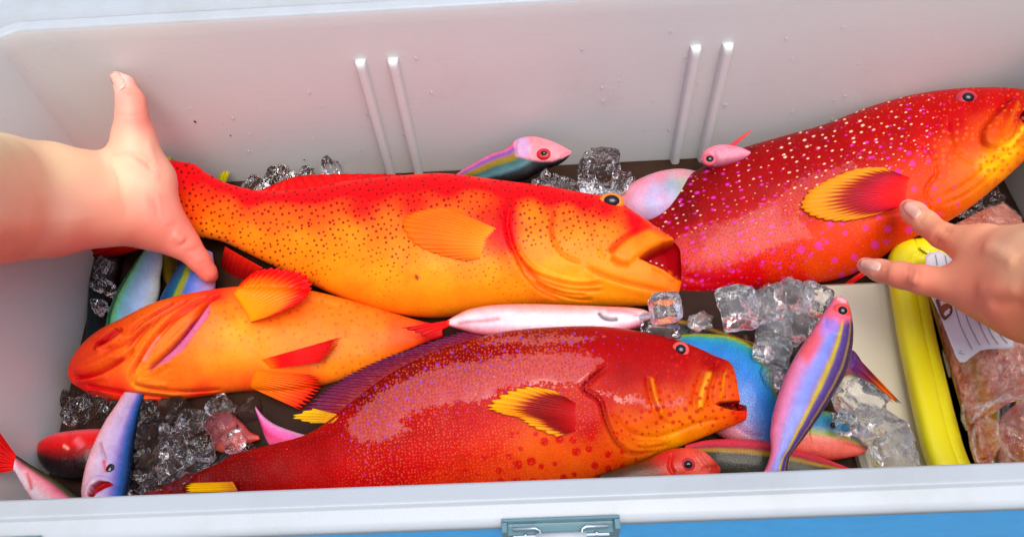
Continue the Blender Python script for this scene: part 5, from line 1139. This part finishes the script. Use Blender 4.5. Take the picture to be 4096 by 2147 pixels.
def sheet(name, poly, off, mat, parent, th=.0003, n=14, label=None):
    pl = np.array(poly, float)
    seg = []
    for a, b_ in zip(pl, np.roll(pl, -1, 0)):
        m_ = max(1, int(np.linalg.norm(b_ - a) / 14)); seg += [a + (b_ - a) * i / m_ for i in range(m_)]
    seg = np.array(seg); c = pl.mean(0); V = []; m = len(seg)
    for i in range(n + 1):
        for q in seg:
            p = c + (q - c) * (i / n); V.append(tuple(P(p[0], p[1], labz(*p) + off)))
    F = [(i * m + j, (i + 1) * m + j, (i + 1) * m + (j + 1) % m, i * m + (j + 1) % m) for i in range(n) for j in range(m)]
    o = mesh(name, V, F, mat, parent); s_ = o.modifiers.new('thick', 'SOLIDIFY'); s_.thickness = th; s_.offset = 0
    return o
sheet('paper', lo, 0, MAT['paper'], lab)
MAT['ink'] = plain('grey_ink', S((128, 132, 150)), .6); MAT['brown_ink'] = plain('brown_ink', S((150, 84, 40)), .6); MAT['dark_ink'] = plain('dark_ink', S((92, 66, 52)), .6); MAT['white_ink'] = plain('white_ink', (.8, .8, .8), .6)
def inkline(V, F, pts, w, off=.0006):
    p = cr(pts, 16) if len(pts) > 2 else np.array([np.array(pts[0], float) + (np.array(pts[1], float) - np.array(pts[0], float)) * i / 15 for i in range(16)]); o = len(V)
    for i, q in enumerate(p):
        t = p[min(i + 1, 15)] - p[max(i - 1, 0)]; t = t / np.linalg.norm(t); nn = np.array([-t[1], t[0]])
        for s_ in (-1, 1):
            uq = q + nn * w * s_; V.append(tuple(P(uq[0], uq[1], labz(*uq) + off)))
    F += [(o + 2 * i, o + 2 * i + 1, o + 2 * i + 3, o + 2 * i + 2) for i in range(15)]
V, F = [], []
for q in ([(3812, 1190), (3842, 1300), (3890, 1398)], [(3852, 1210), (3874, 1290), (3920, 1380)], [(3896, 1232), (3924, 1310), (3958, 1376)], [(3938, 1262), (3962, 1330), (3994, 1376)], [(3980, 1282), (3996, 1330), (4030, 1372)], [(3742, 1018), (3750, 1062)], [(3780, 1022), (3790, 1064)], [(3806, 1048), (3822, 1070)], [(3835, 1410), (3856, 1416)], [(3838, 1402), (3846, 1404)]):
    V, F = [], []; inkline(V, F, q, 1.5)
    mesh('printed_line', V, F, MAT['ink'], lab)
em = [(3746, 1200), (3762, 1186), (3790, 1184), (3800, 1196), (3808, 1240), (3804, 1254), (3778, 1278), (3766, 1262)]
e_ = sheet('emblem', em, .0006, MAT['brown_ink'], lab, .0001, 6)
V, F = [], []
for a, b_ in zip(em, em[1:] + em[:1]): inkline(V, F, [a, b_], 3.2, .0009)
mesh('emblem_border', V, F, MAT['dark_ink'], e_)
V, F = [], []
for q in ([(3760, 1208), (3786, 1204)], [(3764, 1220), (3784, 1198)], [(3772, 1196), (3782, 1214)], [(3780, 1250), (3800, 1236)], [(3782, 1262), (3796, 1240)], [(3776, 1256), (3798, 1250)]): inkline(V, F, q, 4.0, .0009)
mesh('emblem_mark', V, F, MAT['white_ink'], e_)

# ================================================================== ICE
def ice_mesh(seed, stretch=(1, 1, 1), n=14, e=.3, rough=.12):
    """rounded, half melted cube: a superquadric with dents"""
    V = []; idx = {}; F = []
    def vid(p):
        key = tuple(np.round(p, 6))
        if key not in idx: idx[key] = len(V); V.append(p)
        return idx[key]
    for ax in range(3):
        for sgn in (-1, 1):
            for i in range(n):
                for j in range(n):
                    q = []
                    for a, b_ in ((i, j), (i + 1, j), (i + 1, j + 1), (i, j + 1)):
                        p = np.zeros(3); p[ax] = sgn; p[(ax + 1) % 3] = a / n * 2 - 1; p[(ax + 2) % 3] = b_ / n * 2 - 1; q.append(vid(p))
                    F.append(q if sgn > 0 else q[::-1])
    V = np.array(V)
    r = (np.abs(V) ** (2 / e)).sum(1) ** (-e / 2); V = V * r[:, None]
    d = 1 + rough * (vnoise(V * 1.3 + 5, seed) - .5) * 2 + rough * .5 * (vnoise(V * 3.1 + 9, seed + 3) - .5) * 2
    V = V * d[:, None]
    for kk in range(3):            # melt hollows
        r_ = np.random.RandomState(seed * 7 + kk); c = r_.normal(size=3); c /= np.linalg.norm(c)
        g_ = np.exp(-((V - c) ** 2).sum(1) / .18); V = V - c * (g_ * .22)[:, None]
    return V * np.array(stretch), F
ice_cache = {}
rng = random.Random(21)
def ice(u, v, z, r, label, stretch=(1, 1, 1), e=.28, rough=.12, group='ice cubes among the fish', core=.5, mat=None):
    mat = mat or ('milky' if u > 2700 and core > 0 else 'ice')
    seed = rng.randint(1, 9)
    key = (seed, stretch, e, rough, mat)
    if key not in ice_cache:
        V, F = ice_mesh(seed, stretch, e=e, rough=rough)
        me = bpy.data.meshes.new('ice_cube'); me.from_pydata([tuple(p) for p in V], [], F); me.polygons.foreach_set('use_smooth', [True] * len(me.polygons)); me.materials.append(MAT[mat])
        Vc = V * .5 * (1 + .5 * (vnoise(V * 4, seed + 11) - .5))[:, None]
        mc = bpy.data.meshes.new('bubble_core'); mc.from_pydata([tuple(p) for p in Vc], [], F); mc.polygons.foreach_set('use_smooth', [True] * len(mc.polygons)); mc.materials.append(MAT['frost'])
        ice_cache[key] = (me, mc)
    me, mc = ice_cache[key]
    o = bpy.data.objects.new('ice_cube', me); COL.objects.link(o)
    p = P(u, v, z); s_ = r * np.linalg.norm(p - CAM) / FPX
    o.location = [float(t) for t in p]; s_ *= .86; o.scale = (s_, s_, s_)
    o.rotation_euler = (rng.uniform(-.5, .5), rng.uniform(-.5, .5), rng.uniform(0, 3.14))
    tag(o, label, 'ice cube', group)
    if core > 0:
        c = bpy.data.objects.new('bubble_core', mc); COL.objects.link(c); c.parent = o; c.scale = (core * 2, core * 2, core * 2)
    return o
o = ice(2660, 1232, .042, 66, 'clear square ice cube standing below the orange grouper\'s chin', e=.3, rough=.035, core=0, mat='milky'); o.rotation_euler = (.35, .05, .12)
ice(2640, 1318, .020, 72, 'rough flat ice lump under the clear square ice cube', (1.2, .8, .6), rough=.25)
ice(2955, 1235, .020, 84, 'large ice cube with golden reflections, left end of the cluster under the red grouper', (1, .95, .9))
ice(3070, 1215, .022, 74, 'frosted ice cube second from the left in the cluster under the red grouper', rough=.14)
ice(3168, 1192, .024, 66, 'milky ice cube third from the left in the cluster under the red grouper', rough=.13)
ice(3258, 1196, .026, 62, 'grey curled ice cube at the right end of the cluster, above the violet fish', rough=.13)
ice(3098, 1318, .018, 70, 'lumpy ice cube in the middle of the cluster beside the violet fish', rough=.14)
ice(3190, 1300, .018, 62, 'small ice cube touching the violet striped fish from the left', rough=.13)
ice(3085, 1408, .016, 72, 'ice cube below the cluster, right of the blue fish back', rough=.13)
ice(3110, 1510, .012, 60, 'lowest ice cube between the blue fish and the violet one', rough=.13)
ice(2180, 742, .016, 46, 'small ice chip under the pink headed fish at the back wall', rough=.3)
ice(2260, 752, .014, 52, 'crushed ice lump behind the orange grouper\'s forehead', (1.3, .8, .7), rough=.3)
ice(2360, 768, .014, 52, 'crushed ice lump left of the orange grouper\'s eye', (1.2, .8, .7), rough=.3)
ice(2400, 690, .014, 90, 'tall clear ice block standing by the back wall behind the orange grouper', (.9, .9, 1.1), rough=.12, core=0)
ice(1120, 726, .004, 60, 'pinkish melted ice piece at the back wall, left of the red dorsal fin', (1.2, .8, .9), rough=.2, core=0)
ice(1330, 705, .002, 54, 'thin ice sliver behind the red dorsal fin', (1.3, .6, .8), rough=.2, core=0)
ice(1230, 712, .004, 40, 'small ice chip behind the orange grouper, between two larger pinkish ones', (1.2, .8, .8), rough=.2, core=0)
ice(2490, 735, .010, 46, 'ice chip between the tall clear block and the pearly fish belly', (1.1, .8, .8), rough=.2, core=0)
ice(1010, 742, .002, 36, 'ice chip beside the yellow fin tip at the back wall', (1.2, .8, .8), rough=.2, core=0)
ice(2800, 1285, .004, 44, 'ice chip in the dark gap over the golden striped fish', (1.2, .8, .7), rough=.2)
ice(3440, 1610, .022, 78, 'clear ice cube resting on the blue green fish head', (1.1, .9, .9), rough=.15)
ice(3385, 1700, .020, 40, 'tiny dark ice chip on the cheek of the blue green fish', rough=.3, core=0)
ice(3520, 1720, .016, 84, 'milky long ice block beside the yellow tray', (.8, 1.3, .8), rough=.14, core=.6)
ice(3580, 1835, .012, 80, 'crumbled ice at the front rim beside the yellow tray', (1.3, .9, .7), rough=.25, core=.6)
ice(3940, 790, .012, 42, 'small dark ice cube under the head of the red grouper, beside the pink slab', rough=.2, core=0)
ice(3880, 826, .010, 36, 'smallest dark ice cube under the belly of the red grouper', rough=.2, core=0)
ice(390, 1625, -.004, 56, 'ice cube under the snout of the belly up grouper', rough=.2, core=0)
ice(320, 1655, -.006, 48, 'ice piece against the left end wall above the crimson fish', rough=.2, core=0)
ice(290, 1600, -.008, 34, 'ice chip squeezed between the left end wall and the orange snout', rough=.2, core=0)
for (u, v, z) in ((412, 1075, .0), (420, 1150, .002), (400, 1230, .002)):
    ice(u, v, z, 34, 'dark ice chip on the blackish fish at the left wall', (.7, 1.2, .7), rough=.25, core=0, group='dark ice chips on the blackish fish')
for (u, v, z, r) in ((600, 1660, .0, 52), (690, 1650, .0, 56), (770, 1690, .002, 50), (610, 1760, .0, 50), (700, 1755, .004, 58), (800, 1800, .004, 56), (610, 1850, .002, 54), (700, 1850, .008, 56), (790, 1880, .006, 54), (560, 1930, .004, 48), (640, 1950, .010, 52), (730, 1945, .012, 50), (880, 1630, .002, 46), (930, 1850, .0, 46), (860, 1890, .006, 44), (880, 1702, .010, 46), (935, 1768, .012, 42), (1000, 1812, .008, 34), (1000, 1640, -.004, 40)):
    ice(u, v, z - .006, r * 1.02, 'dark ice beside the lilac fish' + (' just under the belly up grouper' if v < 1720 else ', touching the front rim' if v > 1900 else ', in the middle of the gap') if u < 660 else
        'dark ice under the fins of the belly up grouper' if v < 1720 else 'dark ice against the dark red grouper\'s tail' if u > 780 else 'wet dark ice at the rim, left of the yellow tail tip' if v > 1900 else 'dark ice in the middle of the front left pile',
        rough=.15, core=0, group='wet dark ice in the front left pile')

# look-alike ice: say which one by its place in the row
ORD = ['leftmost', 'second from the left', 'third from the left', 'fourth from the left', 'fifth from the left', 'sixth from the left']
by = {}
for o in COL.objects:
    if o.get('category') == 'ice cube': by.setdefault(o['label'], []).append(o)
for lb, os_ in by.items():
    if len(os_) < 2: continue
    vert = 'blackish fish' in lb
    os_.sort(key=lambda o: -o.location.y if vert else o.location.x)
    for i, o in enumerate(os_):
        o['label'] = lb + ', ' + (['topmost', 'middle', 'lowest'][i] if vert else 'rightmost' if i == len(os_) - 1 else ORD[i])
